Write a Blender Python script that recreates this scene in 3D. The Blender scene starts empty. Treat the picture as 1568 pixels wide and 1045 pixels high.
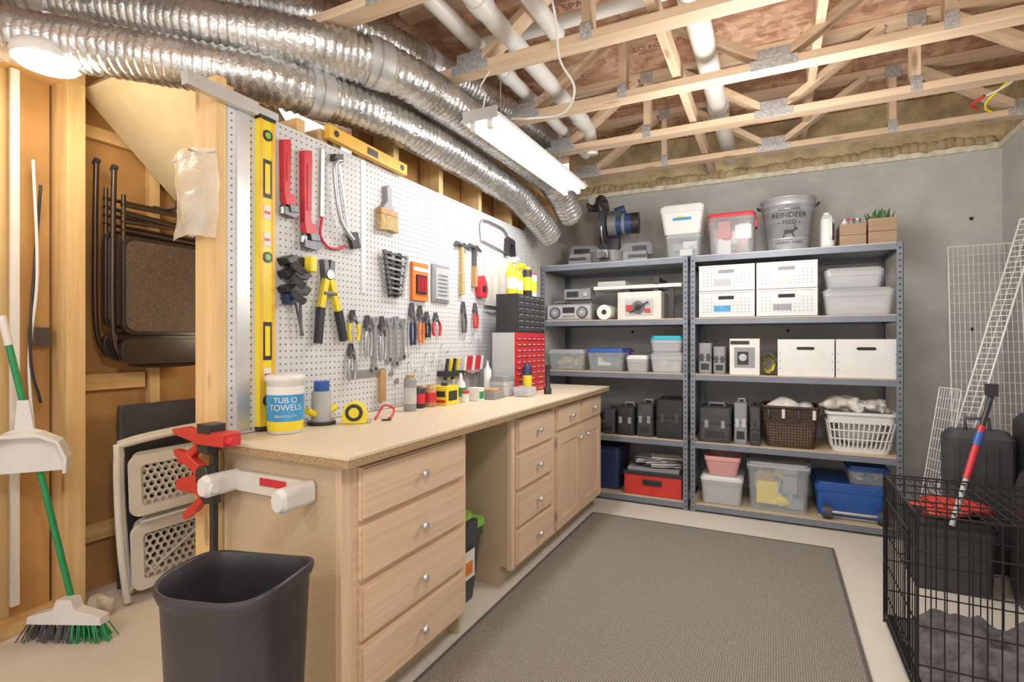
import bpy, math, random
from mathutils import Vector, Matrix, noise
random.seed(7)
R=math.radians
# ---------------------------------------------------------------- camera
cam=bpy.data.cameras.new('camera'); co=bpy.data.objects.new('camera',cam)
bpy.context.collection.objects.link(co); co.location=(0,0,1.22)
co.rotation_euler=(R(90),0,R(26.5)); cam.lens=18.44; cam.sensor_width=36; cam.clip_start=.02
bpy.context.scene.camera=co
bpy.context.scene.view_settings.view_transform='Standard'
# ---------------------------------------------------------------- materials
def nm(name):
    m=bpy.data.materials.new(name); m.use_nodes=True
    nt=m.node_tree; bs=nt.nodes['Principled BSDF']
    return m,nt,bs
def N(nt,t,**k):
    n=nt.nodes.new(t)
    for a,b in k.items(): setattr(n,a,b)
    return n
def coords(nt,scale=(1,1,1)):
    tc=N(nt,'ShaderNodeTexCoord'); mp=N(nt,'ShaderNodeMapping')
    mp.inputs['Scale'].default_value=scale
    nt.links.new(tc.outputs['Object'],mp.inputs['Vector']); return mp.outputs[0]
def noi(nt,vec,scale,detail=4,dist=0,rough=.5):
    n=N(nt,'ShaderNodeTexNoise'); n.inputs['Scale'].default_value=scale
    n.inputs['Detail'].default_value=detail; n.inputs['Distortion'].default_value=dist
    n.inputs['Roughness'].default_value=rough
    nt.links.new(vec,n.inputs['Vector']); return n.outputs['Fac']
def ramp(nt,fac,stops):
    r=N(nt,'ShaderNodeValToRGB'); el=r.color_ramp.elements
    while len(el)<len(stops): el.new(.5)
    for e,(p,c) in zip(el,stops): e.position=p; e.color=(*c,1)
    nt.links.new(fac,r.inputs[0]); return r.outputs[0]
def mixc(nt,fac,a,b,mode='MIX'):
    m=N(nt,'ShaderNodeMix',data_type='RGBA',blend_type=mode)
    for s,v in ((0,fac),(6,a),(7,b)):
        if hasattr(v,'links'): nt.links.new(v,m.inputs[s])
        elif s==0: m.inputs[0].default_value=v
        else: m.inputs[s].default_value=(*v,1)
    return m.outputs[2]
def mth(nt,op,a,b=None):
    m=N(nt,'ShaderNodeMath',operation=op)
    for i,v in enumerate((a,b)):
        if v is None: continue
        if hasattr(v,'links'): nt.links.new(v,m.inputs[i])
        else: m.inputs[i].default_value=v
    return m.outputs[0]
def bump(nt,bs,h,strength=.3,dist=.01):
    b=N(nt,'ShaderNodeBump'); b.inputs['Strength'].default_value=strength; b.inputs['Distance'].default_value=dist
    nt.links.new(h,b.inputs['Height']); nt.links.new(b.outputs[0],bs.inputs['Normal'])
def M(name,c,rough=.5,metal=0,var=.08,sc=12,bmp=0,alpha=1,emis=0):
    m,nt,bs=nm(name); v=coords(nt); f=noi(nt,v,sc)
    lo=tuple(max(0,x*(1-var)) for x in c); hi=tuple(min(1,x*(1+var)) for x in c)
    col=ramp(nt,f,[(.3,lo),(.7,hi)])
    nt.links.new(col,bs.inputs['Base Color'])
    bs.inputs['Roughness'].default_value=rough; bs.inputs['Metallic'].default_value=metal
    bs.inputs['Alpha'].default_value=alpha
    if bmp: bump(nt,bs,noi(nt,v,sc*4),bmp)
    if emis:
        nt.links.new(col,bs.inputs['Emission Color']); bs.inputs['Emission Strength'].default_value=emis
    return m
def wood(name,c1,c2,axis='z',knot=True,fine=1.0):
    m,nt,bs=nm(name); k=30*fine; s={'x':(1.5,k,k),'y':(k,1.5,k),'z':(k,k,1.5)}[axis]
    v=coords(nt,s); f=noi(nt,v,1,5,.6)
    col=ramp(nt,f,[(.3,c1),(.7,c2)])
    v3=coords(nt,(1,1,1)); g=noi(nt,v3,1.7,2)
    col=mixc(nt,mth(nt,'MULTIPLY',g,.35),col,tuple(x*.78 for x in c1))
    if knot:
        s2={'x':(2.5,9,9),'y':(9,2.5,9),'z':(9,9,2.5)}[axis]
        vo=N(nt,'ShaderNodeTexVoronoi'); vo.inputs['Scale'].default_value=1
        nt.links.new(coords(nt,s2),vo.inputs['Vector'])
        kf=ramp(nt,vo.outputs['Distance'],[(.08,(1,1,1)),(.16,(0,0,0))])
        col=mixc(nt,mth(nt,'MULTIPLY',kf,.7),col,(c1[0]*.42,c1[1]*.33,c1[2]*.3))
    nt.links.new(col,bs.inputs['Base Color']); bs.inputs['Roughness'].default_value=.6
    bump(nt,bs,f,.12,.003); return m
def osb(name,dark,light,sc=14):
    m,nt,bs=nm(name)
    v=coords(nt,(1,1.9,1)); n=noi(nt,v,3,2)
    vo=N(nt,'ShaderNodeTexVoronoi'); vo.inputs['Scale'].default_value=sc
    nt.links.new(v,vo.inputs['Vector'])
    v2=coords(nt,(1.9,1,1)); vp=N(nt,'ShaderNodeTexVoronoi'); vp.inputs['Scale'].default_value=sc*.8
    nt.links.new(v2,vp.inputs['Vector'])
    a=N(nt,'ShaderNodeSeparateColor'); nt.links.new(vo.outputs['Color'],a.inputs[0])
    b=N(nt,'ShaderNodeSeparateColor'); nt.links.new(vp.outputs['Color'],b.inputs[0])
    f=mth(nt,'ADD',mth(nt,'MULTIPLY',a.outputs[0],.5),mth(nt,'MULTIPLY',b.outputs[1],.5))
    col=ramp(nt,f,[(.15,dark),(.85,light)])
    col=mixc(nt,ramp(nt,n,[(.42,(0,0,0)),(.62,(.4,.4,.4))]),col,tuple(x*.7 for x in dark))
    nt.links.new(col,bs.inputs['Base Color']); bs.inputs['Roughness'].default_value=.75
    bump(nt,bs,f,.25,.004); return m
def speck(name,c1,c2,sc=350,rough=.5):
    m,nt,bs=nm(name); v=coords(nt); f=noi(nt,v,sc,2); g=noi(nt,v,4,3)
    col=ramp(nt,f,[(.35,c1),(.62,c2)])
    col=mixc(nt,mth(nt,'MULTIPLY',g,.25),col,tuple(x*.85 for x in c1))
    nt.links.new(col,bs.inputs['Base Color']); bs.inputs['Roughness'].default_value=rough; return m
def concrete(name,c,var=.2,rough=.85,sc=1.6,patch=0):
    m,nt,bs=nm(name); v=coords(nt)
    a=noi(nt,v,sc,8,.3,.62); b=noi(nt,v,60,4)
    f=mth(nt,'ADD',mth(nt,'MULTIPLY',a,.8),mth(nt,'MULTIPLY',b,.2))
    col=ramp(nt,f,[(.32,tuple(x*(1-var) for x in c)),(.5,c),(.68,tuple(min(1,x*(1+var)) for x in c))])
    if patch:
        p=noi(nt,coords(nt,(1,1,1.7)),3.2,7,1.2,.7)
        col=mixc(nt,ramp(nt,p,[(.48,(0,0,0)),(.66,(patch,)*3)]),col,(min(1,c[0]*1.3),min(1,c[1]*1.29),min(1,c[2]*1.25)))
        q=noi(nt,coords(nt,(2,2,.5)),2.1,5,.8,.6)
        col=mixc(nt,ramp(nt,q,[(.50,(0,0,0)),(.70,(patch*.8,)*3)]),col,tuple(x*.76 for x in c))
    nt.links.new(col,bs.inputs['Base Color']); bs.inputs['Roughness'].default_value=rough
    bump(nt,bs,f,.15,.01); return m
def pegmat():
    m,nt,bs=nm('pegboard_white'); tc=N(nt,'ShaderNodeTexCoord')
    sp=N(nt,'ShaderNodeSeparateXYZ'); nt.links.new(tc.outputs['Object'],sp.inputs[0])
    ds=[]
    for o in (1,2):
        q=mth(nt,'MULTIPLY',sp.outputs[o],1/.0254); q=mth(nt,'FRACT',q); q=mth(nt,'SUBTRACT',q,.5)
        ds.append(mth(nt,'MULTIPLY',q,q))
    r=mth(nt,'SQRT',mth(nt,'ADD',ds[0],ds[1])); h=mth(nt,'LESS_THAN',r,.14)
    col=mixc(nt,h,(.60,.61,.63),(.10,.09,.08))
    nt.links.new(col,bs.inputs['Base Color']); bs.inputs['Roughness'].default_value=.5; return m
def rugmat():
    m,nt,bs=nm('rug_woven_grey'); ws=[]
    for dr in ('X','Y'):
        w=N(nt,'ShaderNodeTexWave',wave_type='BANDS',bands_direction=dr); w.inputs['Scale'].default_value=36
        w.inputs['Distortion'].default_value=2.2; w.inputs['Detail Scale'].default_value=8
        nt.links.new(coords(nt),w.inputs['Vector']); ws.append(w.outputs['Fac'])
    f=mth(nt,'MULTIPLY',ws[0],ws[1]); g=noi(nt,coords(nt),190,2)
    f2=mth(nt,'ADD',mth(nt,'MULTIPLY',f,.5),mth(nt,'MULTIPLY',g,.6))
    col=ramp(nt,f2,[(.2,(.13,.12,.10)),(.5,(.27,.25,.22)),(.8,(.50,.475,.42))])
    nt.links.new(col,bs.inputs['Base Color']); bs.inputs['Roughness'].default_value=.95
    bump(nt,bs,f2,.6,.006); return m
def foil():
    m,nt,bs=nm('duct_foil'); v=coords(nt); a=noi(nt,v,30,5,1.0); b=noi(nt,v,9,3)
    nt.links.new(ramp(nt,b,[(.3,(.50,.50,.50)),(.7,(.76,.76,.75))]),bs.inputs['Base Color'])
    bs.inputs['Metallic'].default_value=.88
    nt.links.new(ramp(nt,a,[(.3,(.22,.22,.22)),(.7,(.40,.40,.40))]),bs.inputs['Roughness'])
    bump(nt,bs,a,.45,.010); return m
def meshfab(name,c1,c2,sc=120):
    m,nt,bs=nm(name); vo=N(nt,'ShaderNodeTexVoronoi'); vo.inputs['Scale'].default_value=sc
    vo.inputs['Randomness'].default_value=.15
    nt.links.new(coords(nt),vo.inputs['Vector'])
    nt.links.new(ramp(nt,vo.outputs['Distance'],[(.2,c2),(.5,c1)]),bs.inputs['Base Color'])
    bs.inputs['Roughness'].default_value=.6; return m
PINE=(.60,.43,.28); PINE2=(.80,.63,.46)
mPx=wood('pine_x',PINE,PINE2,'x'); mPy=wood('pine_y',PINE,PINE2,'y'); mPz=wood('pine_z',PINE,PINE2,'z')
mSz=wood('stud_z',(.64,.42,.18),(.82,.60,.31),'z'); mSy=wood('stud_y',(.62,.40,.17),(.78,.55,.27),'y')
mBirY=wood('birch_y',(.66,.47,.32),(.80,.61,.44),'y',False,1.6); mBirZ=wood('birch_z',(.66,.47,.32),(.80,.61,.44),'z',False,1.6)
mOSB=osb('osb_subfloor',(.40,.20,.12),(.74,.50,.34))
mPart=speck('particle_board',(.46,.35,.22),(.63,.50,.35)); mTop=speck('counter_particle_top',(.62,.51,.36),(.76,.65,.49),250,.4)
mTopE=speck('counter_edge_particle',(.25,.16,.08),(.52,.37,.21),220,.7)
mConc=concrete('concrete_wall',(.50,.50,.485),.12,patch=.35); mFloor=concrete('concrete_floor',(.66,.62,.55),.10,.6,1.1)
mPeg=pegmat(); mRug=rugmat(); mFoil=foil()
mBack=M('kraft_backing',(.50,.28,.10),.7,var=.22,sc=3,bmp=.2); mTan=M('tan_drywall_back',(.64,.46,.22),.75,var=.10,sc=3)
mStairW=M('stair_drywall',(.72,.60,.38),.8,var=.05)
mFoam=M('spray_foam',(.60,.50,.30),.9,var=.3,sc=9,bmp=.8); mFoamW=M('foam_board_edge',(.76,.71,.56),.8,var=.2,sc=20)
mSteel=M('steel',(.50,.51,.52),.34,.85,.1,30); mDSteel=M('dark_steel',(.14,.14,.15),.4,.7,.15,30); mAlu=M('aluminium',(.66,.67,.69),.38,.7,.06)
mCast=M('cast_aluminium',(.26,.265,.27),.5,.2,.15,30); mMotor=M('motor_housing_blue',(.03,.07,.20),.4,var=.1)
mPlate=M('galvanized_plate',(.50,.51,.52),.45,.7,.25,60,.4)
mShelf=M('shelf_steel_grey_blue',(.19,.21,.255),.45,.2,.08); mShelfB=speck('shelf_particle',(.52,.40,.26),(.66,.54,.38))
mWhite=M('white_plastic',(.72,.72,.71),.35,var=.03); mOff=M('offwhite_plastic',(.66,.64,.59),.4,var=.04)
mPVC=M('pvc_pipe',(.76,.76,.74),.35,var=.04)
mBlk=M('black_plastic',(.028,.028,.032),.38,var=.2); mBlk2=M('charcoal_plastic',(.055,.057,.065),.5,var=.2); mBin=M('bin_plastic_black',(.035,.034,.042),.40,var=.12)
mGr=M('grey_plastic',(.27,.28,.30),.45,var=.08); mLG=M('light_grey_plastic',(.48,.49,.50),.4,var=.06)
mRed=M('red_paint',(.58,.03,.05),.35,var=.08); mRed2=M('red_plastic',(.55,.04,.03),.4,var=.1); mYel=M('yellow_paint',(.80,.64,.03),.35,var=.05)
mYelW=M('yellow_wood_level',(.76,.44,.05),.4,var=.08); mOr=M('orange_card',(.74,.20,.04),.5,var=.1); mGreen=M('green_plastic',(.02,.28,.10),.4,var=.1)
mLime=M('lime_lid',(.24,.50,.07),.4,var=.06); mBlue=M('blue_plastic',(.03,.11,.40),.4,var=.1); mTeal=M('teal_lid',(.02,.38,.52),.4,var=.05)
mPurp=M('purple_plastic',(.26,.05,.38),.4); mPink=M('pink_plastic',(.70,.36,.36),.4,var=.04); mNavy=M('navy_plastic',(.02,.035,.10),.4)
mClear=M('clear_plastic',(.72,.78,.82),.12,var=.02,alpha=.20); mClear2=M('cloudy_plastic',(.70,.73,.75),.25,var=.02,alpha=.46)
mFrost=M('frosted_drawer_front',(.60,.64,.66),.3,var=.06,sc=8)
mBag=M('poly_bag',(.74,.68,.58),.2,var=.08,alpha=.62,bmp=.4)
mWick=meshfab('wicker_brown',(.04,.024,.016),(.18,.11,.075),55); mSeat=meshfab('chair_mesh_fabric',(.05,.034,.025),(.40,.29,.20),170)
mBrTube=M('bronze_tube',(.075,.052,.04),.35,.7,.1); mVinyl=M('black_vinyl',(.028,.022,.02),.3,var=.1)
mCloth=M('white_towel',(.68,.66,.62),.95,var=.12,sc=30,bmp=.4); mDCloth=M('dark_blanket',(.13,.13,.135),.95,var=.5,sc=16,bmp=.4)
mBristle=M('bristle_tan',(.48,.35,.17),.9,var=.25,sc=80); mBrG=M('broom_grey_bristle',(.10,.10,.11),.9,var=.4,sc=90)
mGalv=M('galvanized_pail',(.50,.52,.54),.42,.35,.14,14); mInk=M('ink_black',(.03,.03,.03),.6); mWire=M('wire_black',(.018,.018,.02),.35,.3)
mStamp=M('ink_stamp_faded',(.14,.08,.07),.8)
mWireW=M('wire_white',(.72,.72,.71),.35,.1); mPaper=M('paper_white',(.74,.73,.70),.7,var=.04); mPlant=M('plant_green',(.08,.18,.06),.6,var=.4)
mPlanter=wood('planter_wood',(.30,.20,.12),(.46,.33,.21),'x'); mBrownW=wood('handle_wood',(.40,.22,.09),(.58,.36,.17),'z',False)
mTube=M('tube_emission',(1,.98,.95),.4,var=0,emis=6); mWarm=M('warm_lamp_emission',(1,.93,.80),.4,var=0,emis=14)
mHole=M('hole_dark',(.03,.03,.03),.8)
mSkyB=M('label_blue',(.05,.30,.60),.4,var=.25,sc=20)
mBlueT=M('blue_clear_plastic',(.04,.15,.52),.25,alpha=.70)
# ---------------------------------------------------------------- builder
class B:
    def __init__(s,name): s.n=name; s.v=[]; s.f=[]; s.mi=[]; s.sm=[]; s.mats=[]; s.T=Matrix()
    def at(s,loc,rot=(0,0,0),sc=1):
        s.T=Matrix.Translation(loc)@Matrix.Rotation(R(rot[2]),4,'Z')@Matrix.Rotation(R(rot[1]),4,'Y')@Matrix.Rotation(R(rot[0]),4,'X')@Matrix.Scale(sc,4); return s
    def add(s,vs,fs,m,smooth=False):
        if m not in s.mats: s.mats.append(m)
        i=s.mats.index(m); o=len(s.v)
        s.v+=[tuple(s.T@Vector(v)) for v in vs]
        for f in fs: s.f.append([o+k for k in f]); s.mi.append(i); s.sm.append(smooth)
    def box(s,a,b,m):
        x0,y0,z0=a;x1,y1,z1=b
        s.add([(x0,y0,z0),(x1,y0,z0),(x1,y1,z0),(x0,y1,z0),(x0,y0,z1),(x1,y0,z1),(x1,y1,z1),(x0,y1,z1)],
              [(0,3,2,1),(4,5,6,7),(0,1,5,4),(1,2,6,5),(2,3,7,6),(3,0,4,7)],m)
    def beam(s,p,q,w,t,m,up=(0,1,0)):
        p=Vector(p);q=Vector(q);d=(q-p).normalized();u=Vector(up);u=(u-d*u.dot(d)).normalized();v=d.cross(u)
        vs=[]
        for c in (p,q):
            for a,b in ((-1,-1),(1,-1),(1,1),(-1,1)): vs.append(c+u*a*w/2+v*b*t/2)
        s.add(vs,[(0,3,2,1),(4,5,6,7),(0,1,5,4),(1,2,6,5),(2,3,7,6),(3,0,4,7)],m)
    def cyl(s,p,q,r,m,r2=None,n=12,caps=True):
        p=Vector(p);q=Vector(q);d=(q-p).normalized();r2=r if r2 is None else r2
        u=d.orthogonal().normalized();v=d.cross(u);vs=[]
        for c,rr in ((p,r),(q,r2)):
            for i in range(n):
                a=2*math.pi*i/n; vs.append(c+u*rr*math.cos(a)+v*rr*math.sin(a))
        s.add(vs,[(i,(i+1)%n,n+(i+1)%n,n+i) for i in range(n)],m,True)
        if caps: s.add(vs,[tuple(range(n-1,-1,-1)),tuple(range(n,2*n))],m)
    def tube(s,pts,r,m,n=8,closed=False,rf=None):
        P=[Vector(p) for p in pts];L=len(P);vs=[];u=None
        for i in range(L):
            if closed: d=(P[(i+1)%L]-P[i-1])
            else: d=P[min(i+1,L-1)]-P[max(i-1,0)]
            d.normalize()
            u=d.orthogonal() if u is None else u-d*u.dot(d)
            u.normalize();v=d.cross(u)
            for k in range(n):
                a=2*math.pi*k/n; rr=r if rf is None else rf(i,k)
                vs.append(P[i]+u*rr*math.cos(a)+v*rr*math.sin(a))
        fs=[]
        for i in range(L if closed else L-1):
            j=(i+1)%L
            for k in range(n): fs.append((i*n+k,i*n+(k+1)%n,j*n+(k+1)%n,j*n+k))
        s.add(vs,fs,m,True)
        if not closed: s.add(vs,[tuple(range(n-1,-1,-1)),tuple(range((L-1)*n,L*n))],m)
    def lathe(s,c,prof,m,n=20,sx=1,sy=1):
        c=Vector(c);vs=[];L=len(prof)
        for r,z in prof:
            for k in range(n):
                a=2*math.pi*k/n; vs.append(c+Vector((r*sx*math.cos(a),r*sy*math.sin(a),z)))
        s.add(vs,[(i*n+k,i*n+(k+1)%n,(i+1)*n+(k+1)%n,(i+1)*n+k) for i in range(L-1) for k in range(n)],m,True)
        cap=[]
        if prof[0][0]>.0005: cap.append(tuple(range(n-1,-1,-1)))
        if prof[-1][0]>.0005: cap.append(tuple(range((L-1)*n,L*n)))
        if cap: s.add(vs,cap,m)
    def prism(s,pts,m,o,u,v,w):
        o=Vector(o);u=Vector(u);v=Vector(v);w=Vector(w);n=len(pts)
        vs=[o+u*a+v*b for a,b in pts]+[o+u*a+v*b+w for a,b in pts]
        s.add(vs,[tuple(range(n-1,-1,-1)),tuple(range(n,2*n))]+[(i,(i+1)%n,n+(i+1)%n,n+i) for i in range(n)],m)
    def loft(s,loops,m,bot=True,top=True,smooth=False):
        n=len(loops[0]);vs=[p for l in loops for p in l]
        s.add(vs,[(i*n+k,i*n+(k+1)%n,(i+1)*n+(k+1)%n,(i+1)*n+k) for i in range(len(loops)-1) for k in range(n)],m,smooth)
        c=[]
        if bot: c.append(tuple(range(n-1,-1,-1)))
        if top: c.append(tuple(range((len(loops)-1)*n,len(loops)*n)))
        if c: s.add(vs,c,m)
    def sph(s,c,r,m,n=12,h=8,amp=0,fr=6):
        if not hasattr(r,'__len__'): r=(r,r,r)
        c=Vector(c);vs=[];fs=[]
        for i in range(h+1):
            t=math.pi*i/h
            for k in range(n):
                a=2*math.pi*k/n; d=Vector((math.sin(t)*math.cos(a),math.sin(t)*math.sin(a),math.cos(t)))
                g=1+(amp*noise.noise((c+Vector((d.x*r[0],d.y*r[1],d.z*r[2])))*fr) if amp else 0)
                vs.append(c+Vector((d.x*r[0],d.y*r[1],d.z*r[2]))*g)
        for i in range(h):
            for k in range(n): fs.append((i*n+k,(i+1)*n+k,(i+1)*n+(k+1)%n,i*n+(k+1)%n))
        s.add(vs,fs,m,True)
    def fp(s,pts,m,x=-1.69,t=.008): s.prism(pts,m,(x,0,0),(0,1,0),(0,0,1),(t,0,0))
    def fb(s,a,b,w,m,w2=None,x=-1.69,t=.008):
        a=Vector(a);b=Vector(b);d=(b-a).normalized();n=Vector((-d.y,d.x));w2=w if w2 is None else w2
        s.fp([tuple(a-n*w/2),tuple(a+n*w/2),tuple(b+n*w2/2),tuple(b-n*w2/2)],m,x,t)
    def disc(s,c,r,m,x=-1.69,t=.008,n=16): s.cyl((x,c[0],c[1]),(x+t,c[0],c[1]),r,m,n=n)
    def text(s,body,size,m,fn):
        cu=bpy.data.curves.new('txt','FONT'); cu.body=body; cu.size=size; cu.align_x='CENTER'
        ob=bpy.data.objects.new('txt',cu); bpy.context.collection.objects.link(ob)
        dg=bpy.context.evaluated_depsgraph_get(); me=ob.evaluated_get(dg).to_mesh()
        vs=[fn(v.co.x,v.co.y) for v in me.vertices]; fs=[tuple(p.vertices) for p in me.polygons]
        s.add(vs,fs,m); ob.evaluated_get(dg).to_mesh_clear(); bpy.data.objects.remove(ob); bpy.data.curves.remove(cu)
    def done(s,bevel=0,seg=2):
        me=bpy.data.meshes.new(s.n); me.from_pydata(s.v,[],s.f)
        for m in s.mats: me.materials.append(m)
        me.polygons.foreach_set('material_index',s.mi); me.polygons.foreach_set('use_smooth',s.sm); me.update()
        ob=bpy.data.objects.new(s.n,me); bpy.context.collection.objects.link(ob)
        if bevel:
            md=ob.modifiers.new('bevel','BEVEL'); md.width=bevel; md.segments=seg; md.limit_method='ANGLE'; md.angle_limit=R(50)
        return ob
def rr(cx,cy,hx,hy,r,z,n=4):
    out=[]
    for sx,sy,a0 in ((1,1,0),(-1,1,90),(-1,-1,180),(1,-1,270)):
        for i in range(n+1):
            a=R(a0+90*i/n); out.append(Vector((cx+sx*(hx-r)+r*math.cos(a),cy+sy*(hy-r)+r*math.sin(a),z)))
    return out
def spline(pts,step):
    P=[Vector(p) for p in pts]; P=[P[0]*2-P[1]]+P+[P[-1]*2-P[-2]]; out=[]
    for i in range(1,len(P)-2):
        n=max(1,int((P[i+1]-P[i]).length/step))
        for k in range(n):
            t=k/n;a,b,c,d=P[i-1:i+3]
            out.append(.5*((2*b)+(c-a)*t+(2*a-5*b+4*c-d)*t*t+(3*b-a-3*c+d)*t**3))
    out.append(P[-2]); return out
# ---------------------------------------------------------------- room shell
b=B('floor'); b.box((-3.2,-2,-.1),(1.5,4.75,0),mFloor); b.done()
b=B('wall_back'); b.box((-3.2,4.57,0),(1.5,4.75,2.5),mConc)
for x in (-1.1,.1,1.2):
    for z in (.6,1.3,2.05): b.cyl((x,4.571,z),(x,4.566,z),.012,mHole,n=10)
b.done()
b=B('wall_right'); b.box((1.36,-2,0),(1.5,4.57,2.5),mConc); b.done()
b=B('wall_left'); b.box((-3.2,-2,0),(-2.98,4.57,2.6),mBack); b.done()
b=B('ceiling'); b.box((-3.2,-2,2.93),(1.5,4.75,2.97),mOSB)
for t,x,y,s in (('PS2-10 SPAN 24',-.95,2.55,.07),('EXPOSURE 1',-.95,2.45,.06),('SIZED FOR SPACING',-.55,3.1,.06),('APA RATED',-.2,2.3,.08),('T&G  23/32',.7,3.0,.07),('OSB  FLOOR',.9,2.5,.07)):
    b.text(t,s,mStamp,lambda u,v,x=x,y=y:(x+u,y-v,2.9295))
b.done()
b=B('trim_sill_insulation')
b.box((-1.7,4.60,2.5),(1.5,4.75,2.93),mFoam)
b.box((1.38,-2,2.5),(1.5,4.6,2.93),mFoam)
for i in range(60):
    x=-1.7+3.0*i/59; b.sph((x,4.62,2.57+.03*noise.noise(Vector((x*4,0,0)))),(.05,.05,.06),mFoam,8,5,.5,9)
b.prism([(-1.7+3.06*i/60,2.535+.02*noise.noise(Vector((i*.7,0,0)))) for i in range(61)]+[(1.36,2.5),(-1.7,2.5)],mFoamW,(0,4.54,0),(1,0,0),(0,0,1),(0,.06,0))
b.box((1.33,1,2.5),(1.38,4.54,2.535),mFoamW)
b.done()
b=B('wall_left_studs')
for y in (-.6,.0,.62): b.box((-2.93,y,.04),(-2.80,y+.04,2.38),mSz)
b.box((-2.97,-2,.04),(-2.93,1.05,2.38),mTan)
b.box((-2.97,1.05,.04),(-2.93,1.19,2.38),mBack)
b.box((-2.94,1.20,.04),(-2.80,1.27,2.38),mSz)
b.box((-2.94,-2,2.38),(-2.80,1.27,2.42),mSy); b.box((-2.94,-2,2.42),(-2.80,1.27,2.46),mSy); b.box((-2.94,-2,0),(-2.80,1.27,.04),mSy)
b.box((-2.88,1.03,.1),(-2.86,1.06,2.37),mPaper); b.box((-2.929,.66,.04),(-2.925,1.0,2.38),mTan)
b.tube(spline([(-2.85,1.10,2.0),(-2.84,1.11,1.5),(-2.86,1.09,1.1),(-2.84,1.12,.6)],.05),.006,mPaper); b.tube(spline([(-2.86,1.13,1.9),(-2.85,1.09,1.2),(-2.86,1.13,.95)],.05),.006,mBlk)
b.box((-2.92,1.11,1.20),(-2.87,1.17,1.28),mDSteel)
b.done(.003)
b=B('wall_closet_studs')
for y in (1.62,2.22,2.82): b.box((-2.98,y,0),(-2.935,y+.05,2.6),mSz)
b.box((-2.975,1.28,.98),(-2.94,1.60,1.06),mSy); b.box((-2.975,1.28,.25),(-2.94,1.6,.33),mSy); b.box((-2.975,1.28,2.2),(-2.94,1.6,2.26),mSy)
b.done(.003)
b=B('wall_closet_end'); b.box((-2.97,2.95,0),(-1.91,2.99,2.6),mTan); b.done()
b=B('stair_underside'); 
b.prism([(1.30,2.40),(2.2,1.55),(2.25,1.60),(1.36,2.47)],mStairW,(-2.92,0,0),(0,1,0),(0,0,1),(.98,0,0))
b.done()
b=B('wall_workshop_studs')
b.box((-1.815,1.150,0),(-1.698,1.188,2.13),mSz); b.box((-1.80,1.19,0),(-1.712,1.225,2.12),mSz)
for y in (1.50,1.62,1.70,2.1,2.5,2.95,3.4,3.85,4.3): b.box((-1.85,y,.04),(-1.712,y+.04,2.12 if y<1.8 else 2.42),mSz)
b.box((-1.85,2.0,2.42),(-1.712,4.55,2.50),mSy); b.box((-1.85,1.23,0),(-1.712,4.55,.04),mSy)
b.box((-1.90,1.24,0),(-1.855,4.55,2.12),mBack); b.box((-1.90,2.0,2.12),(-1.855,4.55,2.5),mBack)
b.done(.003)
b=B('pegboard'); b.box((-1.71,1.19,.888),(-1.70,3.64,2.06),mPeg); b.done()
b=B('concrete_partition_panel'); b.box((-1.711,3.65,0),(-1.701,4.55,2.1),mConc); b.done()
# trusses
for y in (.35,.95,1.55,2.15,2.75,3.35,3.95):
    b=B('floor_truss'); w=.089
    b.box((-1.72,y,2.51),(1.36,y+w,2.548),mPx); b.box((-1.72,y,2.89),(1.36,y+w,2.928),mPx)
    yc=y+w/2
    for x0 in (-1.3,0.0,1.3):
        for sg in (-1,1):
            if abs(x0+sg*.5)>1.72 or x0+sg*.5>1.36: continue
            b.beam((x0+sg*.03,yc,2.55),(x0+sg*.52,yc,2.89),w*.98,.036,mPx)
        b.box((x0-.10,y-.002,2.505),(x0+.10,y,2.553),mPlate); b.box((x0-.07,y-.002,2.55),(x0+.07,y,2.60),mPlate)
    for x0 in (-.72,.66): 
        b.box((x0-.019,y,2.548),(x0+.019,y+w,2.89),mPz)
        b.box((x0-.025,y-.002,2.51),(x0+.025,y,2.59),mPlate); b.box((x0-.04,y-.002,2.85),(x0+.04,y,2.925),mPlate)
    b.done(.002)
b=B('strongback_board'); b.box((.17,.3,2.66),(.21,4.5,2.80),mPy); b.done(.002)
b=B('strongback_board'); b.box((-.46,.3,2.56),(-.42,4.5,2.64),mPy); b.done(.002)
def pipe(x,z,r,y0,y1,j=()):
    b=B('pvc_pipe'); b.cyl((x,y0,z),(x,y1,z),r,mPVC,n=20)
    for y in j: b.cyl((x,y,z),(x,y+.08,z),r*1.14,mPVC,n=20)
    return b
pipe(-.31,2.69,.055,.4,4.56,(2.3,3.5)).done()
b=pipe(-1.12,2.66,.045,.4,3.3,(1.9,3.2)); b.tube(spline([(-1.12,3.3,2.66),(-1.12,3.4,2.65),(-1.12,3.45,2.6),(-1.12,3.47,2.5)],.03),.045,mPVC,14); b.done()
pipe(-1.30,2.67,.038,.8,3.9,(2.5,)).done()
pipe(-.95,2.72,.04,.4,2.4).done()
b=B('pvc_pipe'); b.cyl((-1.4,2.48,2.83),(1.3,2.48,2.83),.035,mPVC,n=16); b.done()
def duct(pts,r,collars=()):
    b=B('flexible_duct'); P=spline(pts,.011)
    rnd=[[random.uniform(-.0015,.0015) for k in range(26)] for i in range(len(P))]
    b.tube(P,r,mFoil,26,rf=lambda i,k:r+(.0045 if i%3==0 else -.0035)+rnd[i][k]+.006*noise.noise(P[i]*5+Vector((k*.4,0,0))))
    L=len(P)
    for f in collars:
        i=int(f*L); b.tube(P[i:i+10],r+.008,mAlu,26)
        b.tube(P[i+3:i+5],r+.012,mSteel,26)
    b.done()
duct([(-2.78,.78,2.40),(-2.3,1.08,2.33),(-1.97,1.26,2.27),(-1.74,1.52,2.25),(-1.62,2.1,2.27),(-1.60,3.1,2.24),(-1.57,3.45,2.16),(-1.52,3.72,2.02)],.092,(.02,.38))
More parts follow.
